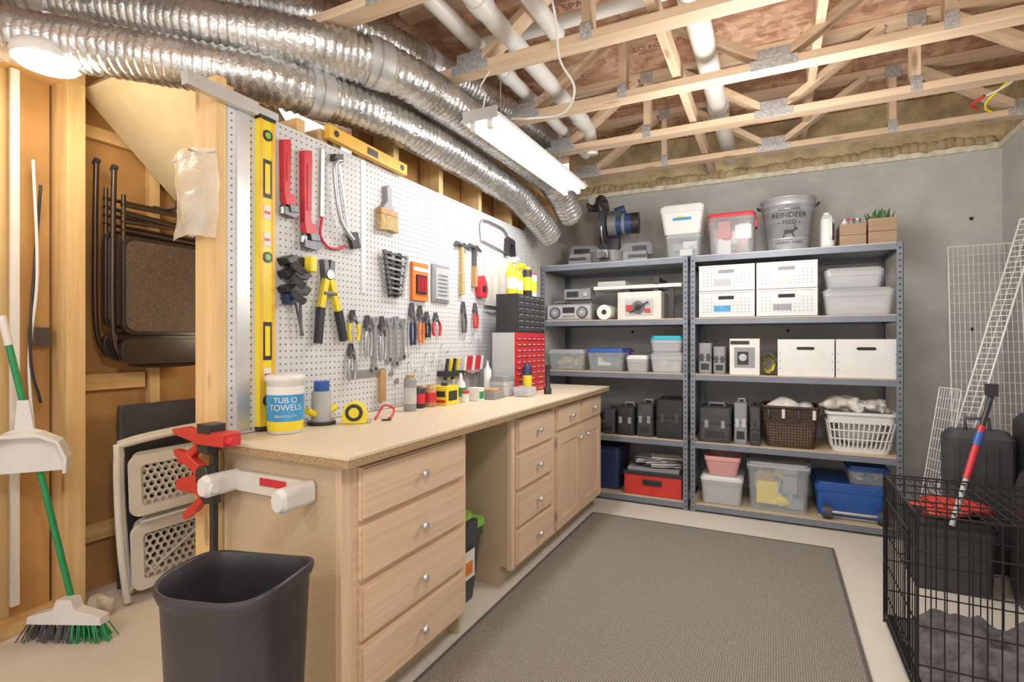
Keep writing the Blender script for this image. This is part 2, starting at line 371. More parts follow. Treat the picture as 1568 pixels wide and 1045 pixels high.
duct([(-2.75,1.0,2.62),(-2.3,1.2,2.53),(-1.95,1.34,2.45),(-1.62,1.6,2.41),(-1.47,2.0,2.405),(-1.41,3.2,2.37),(-1.38,3.5,2.30),(-1.36,3.72,2.15)],.095,(.03,.42))
duct([(-2.4,1.45,2.72),(-2.0,1.5,2.66),(-1.72,1.75,2.63),(-1.60,2.2,2.64),(-1.55,2.9,2.70),(-1.5,3.6,2.72)],.085,(.45,))
duct([(-2.7,.55,2.55),(-2.3,.85,2.58),(-1.9,1.05,2.62),(-1.55,1.3,2.62),(-1.2,1.75,2.75)],.085,(.5,.8))
b=B('fluorescent_shop_light')
b.prism([(-.11,0),(-.05,.045),(.05,.045),(.11,0),(.10,-.006),(-.10,-.006)],mWhite,(-1.21,2.10,2.25),(1,0,0),(0,0,1),(0,1.24,0))
b.box((-1.30,2.09,2.235),(-1.12,2.10,2.29),mAlu); b.box((-1.30,3.34,2.235),(-1.12,3.35,2.29),mAlu)
for dx in (-.045,.045):
    b.cyl((-1.21+dx,2.125,2.222),(-1.21+dx,3.315,2.222),.018,mTube,n=14)
    for y in (2.105,3.315): b.box((-1.21+dx-.012,y,2.20),(-1.21+dx+.012,y+.02,2.245),mWhite)
for y in (2.3,3.1): b.tube([(-1.21,y,2.29),(-1.21,y,2.51)],.003,mSteel,6)
b.tube(spline([(-1.21,2.12,2.29),(-1.19,2.11,2.36),(-1.24,2.15,2.42),(-1.21,2.2,2.52)],.02),.004,mWhite,6)
b.done()
b=B('power_cable'); b.tube(spline([(-.86,1.75,2.93),(-.80,1.85,2.7),(-.78,1.95,2.52),(-.80,2.05,2.40),(-.76,2.12,2.30),(-.84,2.2,2.24),(-1.02,2.25,2.27),(-1.15,2.3,2.31)],.02),.005,mWhite,8); b.done()
b=B('junction_wires'); b.tube(spline([(1.25,3.2,2.64),(1.12,3.45,2.58),(1.02,3.66,2.50),(1.06,3.72,2.47)],.03),.006,mYel); b.tube(spline([(1.0,3.6,2.52),(.96,3.66,2.50),(1.0,3.7,2.49)],.02),.008,mRed2); b.tube(spline([(1.2,3.1,2.66),(1.1,3.5,2.55),(1.0,3.62,2.52)],.03),.005,mWhite); b.done()
b=B('ceiling_disc_lamp'); b.lathe((-2.44,.985,2.265),[(.05,.06),(.10,.05),(.11,.02),(.105,0)],mWhite,28); b.lathe((-2.44,.985,2.261),[(.0,-.025),(.05,-.02),(.09,-.01),(.10,.004)],mWarm,28)
b.tube([(-2.44,.985,2.32),(-2.44,.985,2.45)],.02,mWhite); b.done()
# ---------------------------------------------------------------- rug
b=B('area_rug'); b.box((-1.13,1.11,.001),(.30,3.56,.010),mRug)
mEdge=M('rug_binding',(.11,.105,.10),.95,var=.2,sc=60)
b.box((-1.145,1.10,.001),(-1.13,3.575,.011),mEdge); b.box((.30,1.10,.001),(.315,3.575,.011),mEdge); b.box((-1.13,3.56,.001),(.30,3.575,.011),mEdge); b.box((-1.13,1.10,.001),(.30,1.11,.011),mEdge); b.done()
# ---------------------------------------------------------------- workbench
def knob(b,y,z,x=-1.128):
    b.cyl((x,y,z),(x+.018,y,z),.006,mAlu,n=10)
    b.cyl((x+.016,y,z),(x+.022,y,z),.011,mAlu,.016,n=16); b.cyl((x+.022,y,z),(x+.03,y,z),.016,mAlu,.012,n=16)
def drawer(b,y0,y1,z0,z1):
    b.prism([(y0,z0),(y1,z0),(y1,z1),(y0,z1)],mBirY,(-1.148,0,0),(0,1,0),(0,0,1),(.014,0,0))
    b.prism([(y0+.006,z0+.006),(y1-.006,z0+.006),(y1-.006,z1-.006),(y0+.006,z1-.006)],mBirY,(-1.1335,0,0),(0,1,0),(0,0,1),(.006,0,0))
    knob(b,(y0+y1)/2,(z0+z1)/2)
b=B('workbench')
b.box((-1.695,1.13,.876),(-1.085,3.79,.887),mTop)
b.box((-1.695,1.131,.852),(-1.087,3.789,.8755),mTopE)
b.box((-1.69,1.172,.0),(-1.175,1.19,.851),mPart)
b.box((-1.69,1.852,.0),(-1.175,1.868,.851),mPart)
b.box((-1.68,1.192,.10),(-1.176,1.85,.850),mPart); b.box((-1.68,1.192,0),(-1.22,1.85,.099),mPart)
b.box((-1.174,1.168,.09),(-1.149,1.215,.850),mBirZ); b.box((-1.174,1.825,.09),(-1.149,1.872,.850),mBirZ)
b.box((-1.174,1.2155,.09),(-1.1495,1.8245,.850),mBirY)
for z0,z1 in ((.665,.830),(.48,.645),(.295,.46),(.11,.275)): drawer(b,1.235,1.835,z0,z1)
b.box((-1.69,2.302,.0),(-1.22,2.32,.851),mPart); b.box((-1.2195,2.302,.10),(-1.175,2.32,.851),mPart)
b.box((-1.68,2.3205,.10),(-1.176,3.76,.850),mPart); b.box((-1.68,2.3205,0),(-1.22,3.76,.099),mPart)
b.box((-1.174,2.298,.09),(-1.149,3.76,.850),mBirZ)
for z0,z1 in ((.665,.830),(.48,.645),(.295,.46),(.11,.275)): drawer(b,2.34,2.80,z0,z1)
drawer(b,2.87,3.27,.69,.830); drawer(b,3.31,3.72,.69,.830)
for y0,y1 in ((2.87,3.275),(3.305,3.72)):
    z0,z1=.11,.665; f=.06
    b.box((-1.148,y0,z0),(-1.130,y0+f,z1),mBirZ); b.box((-1.148,y1-f,z0),(-1.130,y1,z1),mBirZ)
    b.box((-1.148,y0+f,z0),(-1.1305,y1-f,z0+f),mBirY); b.box((-1.148,y0+f,z1-f),(-1.1305,y1-f,z1),mBirY)
    b.box((-1.148,y0+f,z0+f),(-1.139,y1-f,z1-f),mBirZ)
knob(b,3.22,.60); knob(b,3.36,.60)
for z in (.17,.6): b.cyl((-1.135,2.862,z),(-1.135,2.862,z+.05),.005,mSteel)
b.box((-1.69,1.87,.5),(-1.67,2.30,.845),mPart)
b.done(.0015)
b=B('paper_towel_holder')
b.box((-1.60,1.150,.725),(-1.28,1.168,.79),mOff); b.box((-1.48,1.147,.755),(-1.36,1.1495,.78),mRed)
for x,sg in ((-1.61,-1),(-1.27,1)):
    P=[rr(0,0,.035,.018,.017,0),rr(0,0,.036,.02,.018,.05),rr(0,0,.036,.026,.024,.11),rr(0,0,.028,.02,.018,.125)]
    b.T=Matrix.Translation((x,1.165,.758))@Matrix.Rotation(R(90),4,'X')@Matrix.Rotation(R(90),4,'Z'); b.loft(P,mWhite); b.T=Matrix()
    b.cyl((x-sg*.012,1.065,.755),(x-sg*.035,1.065,.755),.016,mWhite,n=14)
b.done(.003)
# ---------------------------------------------------------------- shelving units
def shelving(x0,x1):
    b=B('steel_shelving_unit'); y0,y1=3.93,4.53; s=.035
    for x,sx in ((x0,1),(x1,-1)):
        for y,sy in ((y0,1),(y1,-1)):
            b.box((min(x,x+sx*s),min(y,y+sy*.003),0),(max(x,x+sx*s),max(y,y+sy*.003),1.83),mShelf)
            b.box((min(x,x+sx*.003),min(y,y+sy*s),0),(max(x,x+sx*.003),max(y,y+sy*s),1.83),mShelf)
        for k in range(48):
            z=.03+k*.0375; xc=x+sx*s*.5; b.cyl((xc,y0-.0006,z),(xc,y0+.001,z),.006,mHole,n=8)
    for z in (.06,.50,.985,1.385,1.83):
        b.box((x0+.004,y0+.004,z-.045),(x1-.004,y0+.02,z-.006),mShelf); b.box((x0+.004,y1-.02,z-.045),(x1-.004,y1-.004,z-.006),mShelf)
        b.box((x0+.004,y0+.02,z-.045),(x0+.02,y1-.02,z-.006),mShelf); b.box((x1-.02,y0+.02,z-.045),(x1-.004,y1-.02,z-.006),mShelf)
        b.box((x0+.006,y0+.006,z-.014),(x1-.006,y1-.006,z),mShelfB if z<1.8 else mLG)
    b.done()
shelving(-1.695,-.548); shelving(-.535,.71)
def junk(b,x0,x1,y0,y1,z0,z1,cols,n=7):
    for i in range(n):
        m=random.choice(cols); sx=random.uniform(.2,.45)*(x1-x0)/2; sy=random.uniform(.25,.48)*(y1-y0)/2; sz=random.uniform(.35,.55)*(z1-z0)/2
        cx=random.uniform(x0+sx,x1-sx); cy=random.uniform(y0+sy,y1-sy); cz=random.uniform(z0+sz,z1-sz)
        if i%2: b.sph((cx,cy,cz),(sx,sy,sz),m,10,6,.5,12)
        else: b.box((cx-sx,cy-sy,cz-sz),(cx+sx,cy+sy,cz+sz),m)
def tote(name,x0,x1,z,h,body,lid,y0=3.955,dep=.36,cols=None,taper=.88,latch=None,n=8):
    b=B(name); cx=(x0+x1)/2;hx=(x1-x0)/2-.004;cy=y0+dep/2;hy=dep/2; r=min(.03,hx*.3,h*.3)
    lh=.025 if lid else 0; z=z+.001
    L=[rr(cx,cy,hx*taper,hy*taper,r,z),rr(cx,cy,hx*taper+.004,hy*taper+.004,r,z+.012),rr(cx,cy,hx*.965,hy*.965,r,z+h-lh-.03),rr(cx,cy,hx*.99,hy*.99,r,z+h-lh-.028),rr(cx,cy,hx*.99,hy*.99,r,z+h-lh)]
    L+=[rr(cx,cy,hx*.96,hy*.96,r,z+h-lh),rr(cx,cy,hx*.94,hy*.94,r,z+h-lh-.03),rr(cx,cy,hx*taper-.004,hy*taper-.004,r,z+.006)]
    b.loft(L,body,True,True)
    if cols: junk(b,cx-hx*taper*.95,cx+hx*taper*.95,cy-hy*taper*.95,cy+hy*taper*.95,z+.01,z+h-lh-.02,cols,int(n*1.6))
    if lid: b.loft([rr(cx,cy,hx,hy,r,z+h-lh-.005),rr(cx,cy,hx,hy,r,z+h-lh+.012),rr(cx,cy,hx*.93,hy*.93,r,z+h-lh+.012),rr(cx,cy,hx*.92,hy*.92,r,z+h)],lid)
    if latch:
        for sx in (-1,1): b.box((cx+sx*(hx*.99)-.008,cy-.05,z+h-lh-.06),(cx+sx*(hx*.99)+.008,cy+.05,z+h-lh+.015),latch)
    return b
J=[mRed2,mBlue,mWhite,mYel,mGr,mPaper,mGreen,mBlk2]; JL=[mPaper,mWhite,mGr,mLG,mRed2,mBrownW]
Z1,Z2,Z3,Z4,Z5=.06,.50,.985,1.385,1.83
b=tote('clear_storage_bin',-.72,-.46,Z5,.17,mClear,mClear2,cols=JL,n=6); b.done()
b=tote('white_storage_bin',-.76,-.44,Z5+.173,.21,mWhite,mWhite,taper=.8,y0=3.95,dep=.38)
b.box((-.66,3.964,Z5+.27),(-.53,3.968,Z5+.345),mSkyB); b.box((-.63,3.962,Z5+.29),(-.58,3.9638,Z5+.33),mYel); b.done()
tote('clear_storage_bin',-.425,-.105,Z5,.29,mClear,mRed,cols=[mPaper,mWhite,mRed2,mLG,mPaper],n=12,dep=.42,latch=mRed).done()
b=B('galvanized_pail'); c=(.09,4.2,Z5+.001)
b.lathe(c,[(.125,0),(.13,.01),(.137,.09),(.141,.095),(.138,.10),(.160,.29),(.164,.295),(.161,.30),(.173,.37),(.179,.372),(.179,.38),(.172,.38),(.13,.03),(0,.03)],mGalv,36)
for sx in (-1,1): b.tube([(c[0]+sx*.169,4.17,Z5+.33),(c[0]+sx*.19,4.17,Z5+.345),(c[0]+sx*.195,4.2,Z5+.35),(c[0]+sx*.19,4.23,Z5+.345),(c[0]+sx*.169,4.23,Z5+.33)],.006,mDSteel)
def onp(zc):
    def f(x,y):
        zz=zc+y; r=.136+(zz/.38)*.038; a=x/r; ca=R(-88)
        return (c[0]+r*1.02*math.cos(ca+a),c[1]+r*1.02*math.sin(ca+a),Z5+zz)
    return f
b.text('HOLLY FARMS',.022,mInk,onp(.285)); b.text('REINDEER',.05,mInk,onp(.235)); b.text('~ FEED ~',.038,mInk,onp(.19)); b.text('HOLIDAY  CHEER',.022,mInk,onp(.06))
def deer(x,y): return onp(.10)(x,y)
for pl in ([(-.03,.025),(.025,.028),(.03,.05),(-.028,.05)],[(.02,.04),(.035,.065),(.05,.062),(.052,.055),(.035,.045)],[(-.03,.03),(-.04,.0),(-.034,0),(-.02,.03)],[(.02,.03),(.035,.005),(.03,.0),(.01,.03)],[(.036,.062),(.03,.085),(.033,.085),(.04,.064)]):
    b.add([deer(*p) for p in pl],[tuple(range(len(pl)))],mInk)
b.done()
b=B('white_plastic_jug'); X=.335
b.loft([rr(X-.015,4.1,.035,.09,.02,Z5+.001),rr(X-.015,4.1,.04,.1,.03,Z5+.02),rr(X-.015,4.1,.04,.1,.03,Z5+.19),rr(X-.015,4.1,.03,.07,.028,Z5+.225),rr(X-.015,4.1,.02,.02,.02,Z5+.23),rr(X-.015,4.1,.02,.02,.02,Z5+.25)],mWhite)
b.tube([(X,4.0,Z5+.2),(X,3.985,Z5+.18),(X,3.985,Z5+.08),(X,4.0,Z5+.06)],.009,mWhite); b.box((X+.008,3.997,Z5+.05),(X+.02,3.999,Z5+.16),mHole); b.done()
for i,(x0,x1) in enumerate(((.385,.53),(.54,.69))):
    b=B('wooden_planter_box'); z=Z5+.001; h=.15+.02*i; y0,y1=4.0,4.2
    for zz in (0,h/2): 
        b.box((x0,y0,z+zz),(x1,y0+.012,z+zz+h/2-.003),mPlanter); b.box((x0,y1-.012,z+zz),(x1,y1,z+zz+h/2-.003),mPlanter)
        b.box((x0,y0+.012,z+zz),(x0+.012,y1-.012,z+zz+h/2-.003),mPlanter); b.box((x1-.012,y0+.012,z+zz),(x1,y1-.012,z+zz+h/2-.003),mPlanter)
    b.box((x0+.012,y0+.012,z),(x1-.012,y1-.012,z+h*.8),mBrownW)
    if i==0:
        for k in range(3): b.cyl((x0+.035+k*.036,4.08,z+h*.8),(x0+.035+k*.036,4.08,z+h+.03),.018,mGr if k else mPaper,n=12); b.cyl((x0+.035+k*.036,4.08,z+h+.03),(x0+.035+k*.036,4.08,z+h+.04),.019,mRed2 if k==1 else mSteel,n=12)
    else:
        for k in range(46):
            a=random.uniform(0,6.28); l=random.uniform(.03,.075); p=Vector(((x0+x1)/2+random.uniform(-.05,.05),4.1+random.uniform(-.05,.05),z+h*.8))
            q=p+Vector((math.cos(a)*l*.8,math.sin(a)*l*.8,.04+l)); u=Vector((-math.sin(a),math.cos(a),0))*.012
            b.add([p,(p+q)/2+u,q,(p+q)/2-u],[(0,1,2,3)],mPlant); b.cyl(p,(p+q)/2,.002,mPlant,n=4)
    b.done(.001)
def drawer_unit(x0,x1):
    b=B('plastic_drawer_unit'); z=Z4+.001; y0,y1=3.96,4.3; h=.37
    b.box((x0,y0+.01,z),(x1,y1,z+h),mWhite)
    for k in range(2):
        a=z+.012+k*h/2; c=a+h/2-.024
        b.box((x0+.012,y0,a),(x1-.012,y0+.0095,c),mFrost)
        b.box((x0+.004,y0-.006,a-.008),(x1-.004,y0+.0095,a),mWhite)
        b.box((x0+.004,y0-.006,c),(x1-.004,y0+.0095,c+.008),mWhite)
        b.box((x0+.004,y0-.006,a),(x0+.016,y0+.0095,c),mWhite); b.box((x1-.016,y0-.006,a),(x1-.004,y0+.0095,c),mWhite)
        xm=(x0+x1)/2; zc=c-.035
        b.box((xm-.05,y0-.002,zc-.012),(xm+.05,y0-.0005,zc+.012),mHole if k==0 else mGr)
        for i in range(13):
            for j in range(5):
                if j>2 and abs(i-6)<4: continue
                xx=x0+.035+i*(x1-x0-.07)/12; b.cyl((xx,y0-.0012,a+.025+j*.023),(xx,y0+.001,a+.025+j*.023),.004,mGr,n=6)
        b.box((xm-.08,y0-.002,a+.03),(xm+.03,y0-.0013,a+.07),(mSkyB,mLG)[k] if x0<-.3 else (mGr,mPaper)[k])
    b.done(.003)
drawer_unit(-.48,-.115); drawer_unit(-.105,.26)
tote('clear_storage_tote',.285,.685,Z4,.175,mClear2,mClear2,y0=3.97,cols=[mPaper,mLG],n=4).done()
tote('clear_storage_tote',.295,.63,Z4+.177,.13,mClear2,mClear2,y0=3.98,cols=[mPaper,mLG],n=4).done()
def hardcase(name,x0,x1,z,h,m,y0=3.96,dep=.3,hand=True,lt=mBlk2):
    b=B(name); cx=(x0+x1)/2;hx=(x1-x0)/2-.003; r=min(.025,hx*.4); z+=.001; cy=y0+dep/2
    b.loft([rr(cx,cy,hx*.95,dep/2*.96,r,z),rr(cx,cy,hx,dep/2,r,z+.02),rr(cx,cy,hx,dep/2,r,z+h*.45),rr(cx,cy,hx-.004,dep/2-.004,r,z+h*.46),rr(cx,cy,hx-.004,dep/2-.004,r,z+h*.48),rr(cx,cy,hx,dep/2,r,z+h*.49),rr(cx,cy,hx,dep/2,r,z+h-.03),rr(cx,cy,hx*.92,dep/2*.94,r,z+h-(.025 if hand else 0.0))],m)
    if hand:
        b.tube([(cx-hx*.5,cy,z+h-.03),(cx-hx*.45,cy,z+h-.006),(cx+hx*.45,cy,z+h-.006),(cx+hx*.5,cy,z+h-.03)],.009,lt,8)
    for sx in (-.5,.5): b.box((cx+sx*hx-.012,y0-.006,z+h*.38),(cx+sx*hx+.012,y0+.004,z+h*.58),lt)
    b.box((cx-hx*.6,y0-.002,z+h*.12),(cx+hx*.6,y0+.002,z+h*.30),mBlk)
    b.done(.002)
hardcase('grey_tool_case',-.485,-.39,Z3,.245,mGr); hardcase('grey_tool_case',-.385,-.30,Z3,.22,mGr)
b=B('appliance_box'); z=Z3+.001; b.box((-.275,3.97,z),(-.085,4.2,z+.25),mPaper); b.box((-.245,3.967,z+.05),(-.115,3.97,z+.19),mGr)
b.box((-.225,3.965,z+.07),(-.155,3.967,z+.16),mInk); b.cyl((-.19,3.966,z+.12),(-.19,3.962,z+.12),.025,mLG,n=14); b.box((-.27,3.967,z+.21),(-.15,3.969,z+.235),mInk); b.done(.002)
b=B('coiled_extension_cord')
for k in range(6): 
    b.tube([(-.03+.045*math.cos(a*.3927)*(1-.05*k)+random.uniform(-.004,.004),4.0+.014*k,Z3+.08+.07*math.sin(a*.3927)*(1-.06*k)) for a in range(16)],.007,mYel if k%2 else mBlk2,6,True)
b.done()
for x0,x1 in ((.025,.352),(.36,.688)):
    b=B('white_storage_box'); z=Z3+.001; b.box((x0,3.955,z),(x1,4.3,z+.245),mWhite); xm=(x0+x1)/2
    b.prism([(xm-.045,z+.175),(xm-.055,z+.185),(xm-.045,z+.195),(xm+.045,z+.195),(xm+.055,z+.185),(xm+.045,z+.175)],mHole,(0,3.9545,0),(1,0,0),(0,0,1),(0,-.0006,0))
    for dx in (x0+.012,x1-.012):
        for dz in (.05,.1,.15): b.cyl((dx,3.955,z+dz),(dx,3.9535,z+dz),.004,mGr,n=8)
    b.done(.002)
hardcase('black_tool_case',-.485,-.26,Z2,.27,mBlk2,lt=mGr); hardcase('grey_drill_case',-.25,-.16,Z2,.31,mGr,lt=mLG); hardcase('dark_drill_case',-.15,-.075,Z2,.29,mBlk2)
b=B('wicker_basket'); cx,cy=.10,4.12; z=Z2+.001; Ls=[]
for i in range(22):
    f=i/21; L=rr(cx,cy,.14+.03*f,.13+.02*f,.03,z+.27*f,8)
    L=[p+(p-Vector((cx,cy,p.z))).normalized()*(.004 if (k+i)%2 else -.003) for k,p in enumerate(L)]; Ls.append(L)
b.loft(Ls,mWick,True,False,True); b.tube(rr(cx,cy,.17,.153,.03,z+.272,6),.01,mWick,8,True)
b.loft([rr(cx,cy,.162,.145,.03,z+.23),rr(cx,cy,.162,.145,.03,z+.235)],mDCloth)
b.sph((cx-.03,cy-.03,z+.26),(.12,.1,.08),mCloth,18,12,.5,9); b.sph((cx+.08,cy,z+.26),(.06,.09,.05),mCloth,16,10,.5,9)
for q in range(4): b.cyl((cx-.13+.09*q,cy-.155,z+.20),(cx-.13+.09*q,cy-.16,z+.26),.011,mPaper if q%2 else mDSteel,n=8)
b.done()
b=B('laundry_basket'); cx,cy=.50,4.11; z=Z2+.001
b.loft([rr(cx,cy,.155,.11,.04,z),rr(cx,cy,.16,.115,.04,z+.035)],mWhite,True,True)
b.loft([rr(cx,cy,.185,.14,.04,z+.19),rr(cx,cy,.187,.145,.04,z+.245),rr(cx,cy,.198,.155,.04,z+.245),rr(cx,cy,.198,.155,.04,z+.262),rr(cx,cy,.18,.135,.04,z+.262),rr(cx,cy,.176,.13,.04,z+.19)],mWhite,False,False)
lo=rr(cx,cy,.16,.115,.04,z+.03,3); hi=rr(cx,cy,.187,.142,.04,z+.2,3)
def resamp(L,n):
    out=[];tot=sum((L[(i+1)%len(L)]-L[i]).length for i in range(len(L)));stp=tot/n;acc=0;tgt=0
    for i in range(len(L)):
        a,c=L[i],L[(i+1)%len(L)];l=(c-a).length
        while tgt<acc+l and len(out)<n: out.append(a+(c-a)*((tgt-acc)/max(l,1e-6)));tgt+=stp
        acc+=l
    return out
for p,q in zip(resamp(lo,44),resamp(hi,44)): b.tube([p,q],.0055,mWhite,6)
for f in (.33,.66): b.tube([a.lerp(c,f) for a,c in zip(lo,hi)],.005,mWhite,6,True)
b.sph((cx,cy,z+.13),(.13,.095,.09),mCloth,16,10,.3,8)
for k in range(7): b.sph((cx-.12+.04*k+random.uniform(-.01,.01),cy-.03+random.uniform(-.03,.05),z+.28+random.uniform(0,.03)),(random.uniform(.04,.08),random.uniform(.06,.09),random.uniform(.02,.045)),mCloth if k%3 else mOff,24,14,1.2,18)
b.done()
tote('white_clear_bin',-.475,-.185,Z1,.20,mClear2,mWhite,cols=J,n=8).done()
tote('pink_basin',-.45,-.2,Z1+.203,.14,mPink,None,taper=.75,dep=.3).done()
tote('clear_storage_tote',-.17,.225,Z1,.33,mClear,mClear2,cols=J+JL,n=26,dep=.45,latch=mSkyB).done()
tote('blue_storage_tote',.24,.66,Z1,.22,mBlueT,mBlue,cols=J,n=10,dep=.45,y0=4.04).done()
tote('blue_clear_bin',.43,.67,Z1+.222,.12,mClear,mBlue,cols=[mBlue,mPaper],n=6,y0=4.04).done()
b=B('dumbbell'); 
for dx in (0,.30):
    b.cyl((.29+dx,3.985,Z1+.048),(.34+dx,3.985,Z1+.048),.045,mBlk2,n=8) ; b.cyl((.282+dx,3.985,Z1+.048),(.29+dx,3.985,Z1+.048),.03,mBlue,n=12)
b.cyl((.33,3.985,Z1+.048),(.60,3.985,Z1+.048),.012,mSteel); b.done()
tote('clear_food_bin',-1.66,-1.335,Z3,.165,mClear,mClear2,cols=[mOff,mBristle,mPaper],n=7).done()
tote('clear_craft_bin',-1.325,-1.02,Z3,.175,mClear,mBlue,cols=J,n=8,latch=mPurp).done()
tote('small_clear_bin',-1.01,-.84,Z3,.125,mClear2,mWhite,cols=[mPurp,mWhite,mPink],n=5).done()
tote('clear_storage_bin',-.83,-.575,Z3,.15,mClear2,mClear2,cols=JL).done()
tote('clear_storage_bin',-.83,-.585,Z3+.152,.12,mClear2,mTeal,cols=JL).done()
b=B('portable_radio'); z=Z4+.001; b.box((-1.66,3.97,z),(-1.28,4.16,z+.13),mGr); b.box((-1.65,3.966,z+.012),(-1.29,3.97,z+.118),mLG)
for x in (-1.585,-1.355): b.cyl((x,3.966,z+.062),(x,3.958,z+.062),.046,mBlk2,n=20); b.cyl((x,3.958,z+.062),(x,3.955,z+.062),.036,mGr,n=20); b.cyl((x,3.955,z+.062),(x,3.952,z+.062),.014,mLG,n=12)
b.box((-1.52,3.960,z+.06),(-1.42,3.966,z+.105),mInk)
for k in range(4): b.box((-1.52+k*.027,3.960,z+.025),(-1.50+k*.027,3.966,z+.04),mGr)
b.tube([(-1.63,4.05,z+.13),(-1.62,4.05,z+.155),(-1.32,4.05,z+.155),(-1.31,4.05,z+.13)],.008,mGr); b.cyl((-1.63,4.14,z+.13),(-1.45,4.14,z+.25),.003,mSteel); b.done(.006)
b=B('cassette_player'); z=Z4+.168; b.box((-1.52,4.0,z),(-1.30,4.12,z+.085),mGr); b.box((-1.50,3.998,z+.02),(-1.40,4.0,z+.065),mInk); b.cyl((-1.34,4.0,z+.04),(-1.34,3.992,z+.04),.018,mLG); b.done(.006)
b=B('paper_roll'); b.cyl((-1.18,3.97,Z4+.06),(-1.18,4.2,Z4+.06),.058,mPaper,n=20); b.cyl((-1.18,3.968,Z4+.06),(-1.18,3.97,Z4+.06),.02,mHole); b.done()
b=B('router_table'); z=Z4+.001
b.box((-1.08,4.0,z),(-.75,4.28,z+.21),mOff); b.box((-1.06,3.998,z+.16),(-.77,4.0,z+.20),mPaper)
b.box((-1.02,3.995,z+.03),(-.81,3.998,z+.15),mLG); b.cyl((-.92,3.994,z+.09),(-.92,3.982,z+.09),.048,mDSteel,n=20); b.cyl((-.92,3.982,z+.09),(-.92,3.97,z+.09),.025,mBlk,n=16); b.box((-1.01,3.985,z+.06),(-.96,3.995,z+.11),mRed2); b.box((-.87,3.985,z+.05),(-.83,3.995,z+.08),mRed2); b.beam((-.98,3.975,z+.05),(-.84,3.975,z+.13),.01,.012,mBlk)
b.box((-1.27,3.99,z+.235),(-.60,4.3,z+.262),mWhite); 
for x in (-1.02,-.80): b.box((x-.02,4.05,z+.21),(x+.02,4.25,z+.235),mDSteel)
b.box((-.80,3.97,z+.262),(-.76,4.3,z+.31),mBlk); b.box((-.70,4.02,z+.0),(-.66,4.05,z+.235),mBlk); b.done(.002)
b=B('folded_board'); b.box((-1.24,4.0,Z4+.265),(-1.02,4.25,Z4+.30),mLG); b.done(.002)
hardcase('dark_tool_case',-1.19,-1.09,Z2,.21,mBlk2); hardcase('black_tool_case',-1.085,-.94,Z2,.24,mBlk,lt=mGr); hardcase('black_tool_case',-.93,-.80,Z2,.27,mBlk2,lt=mGr); hardcase('black_drill_case',-.79,-.575,Z2,.31,mBlk,lt=mBlk2)
b=B('tool_parts_tray'); junk(b,-1.66,-1.22,3.98,4.3,Z2+.02,Z2+.18,[mDSteel,mYel,mBlk,mGr],10); b.box((-1.67,3.97,Z2+.001),(-1.21,4.3,Z2+.03),mBlk); b.done()
tote('navy_tote',-1.30,-1.06,Z1,.33,mNavy,mNavy,y0=4.0).done()
b=B('red_toolbox'); z=Z1+.001; b.box((-1.02,3.965,z),(-.60,4.2,z+.15),mRed2); b.box((-1.03,3.96,z+.15),(-.59,4.21,z+.175),mBlk); b.box((-.88,3.955,z+.08),(-.74,3.965,z+.12),mBlk); b.box((-1.0,3.99,z+.175),(-.62,4.2,z+.20),mGr)
for k in range(9):
    b.T=Matrix.Translation((-.81+random.uniform(-.08,.08),4.1,z+.21+k*.008))@Matrix.Rotation(random.uniform(-.5,.5),4,'Z')@Matrix.Rotation(random.uniform(-.05,.05),4,'Y'); b.box((-.11,-.08,0),(.11,.08,.005),random.choice([mPaper,mLG,mGr,mPaper]))
b.T=Matrix(); b.done(.004)
tote('dark_storage_box',-1.66,-1.33,Z1,.3,mBlk2,mGr).done()
# miter saw
b=B('miter_saw'); b.at((-1.215,4.24,Z5+.001),(0,0,6),1.14)
b.prism([(-.28,.02),(.28,.02),(.27,.085),(.10,.095),(-.10,.095),(-.27,.085)],mCast,(0,-.10,0),(1,0,0),(0,0,1),(0,.20,0))
for sx in (-1,1):
    b.box((sx*.27-.03,-.12,0),(sx*.27+.03,-.07,.02),mBlk); b.box((sx*.27-.03,.06,0),(sx*.27+.03,.12,.02),mBlk)
    b.box((sx*.21-.06,-.105,.045),(sx*.21+.06,-.10,.065),mBlk); b.box((sx*.2-.07,-.09,.085),(sx*.2+.07,.03,.092),mLG)
b.cyl((0,-.03,.02),(0,-.03,.098),.135,mCast,n=28); b.cyl((0,-.03,.098),(0,-.03,.10),.125,mLG,n=28); b.box((-.035,-.26,.03),(.035,-.1,.085),mCast); b.cyl((0,-.29,.05),(0,-.25,.05),.024,mBlk,n=14); b.box((-.006,-.2,.099),(.006,.08,.102),mRed2)
b.prism([(-.30,.085),(-.06,.085),(-.06,.12),(-.10,.17),(-.28,.18),(-.30,.15)],mGr,(0,.04,0),(1,0,0),(0,0,1),(0,.025,0))
b.prism([(.30,.085),(.06,.085),(.06,.12),(.10,.17),(.28,.18),(.30,.15)],mGr,(0,.04,0),(1,0,0),(0,0,1),(0,.025,0))
b.box((-.27,.035,.10),(-.15,.04,.15),mBlk); b.box((.16,.035,.10),(.26,.04,.15),mBlk)
b.beam((0,.13,.06),(.0,.12,.28),.10,.11,mBlk2); b.beam((.0,.12,.26),(-.02,-.08,.34),.08,.08,mCast,(1,0,0))
b.cyl((-.03,-.04,.265),(-.022,-.04,.265),.13,mSteel,n=36); b.cyl((-.055,-.04,.30),(-.008,-.04,.30),.135,mBlk2,n=30); b.cyl((-.062,-.04,.29),(-.055,-.04,.29),.06,mCast,n=20)
for a in range(6): b.cyl((-.064,-.04+.10*math.cos(a),.30+.10*math.sin(a)),(-.054,-.04+.10*math.cos(a),.30+.10*math.sin(a)),.009,mLG,n=8)
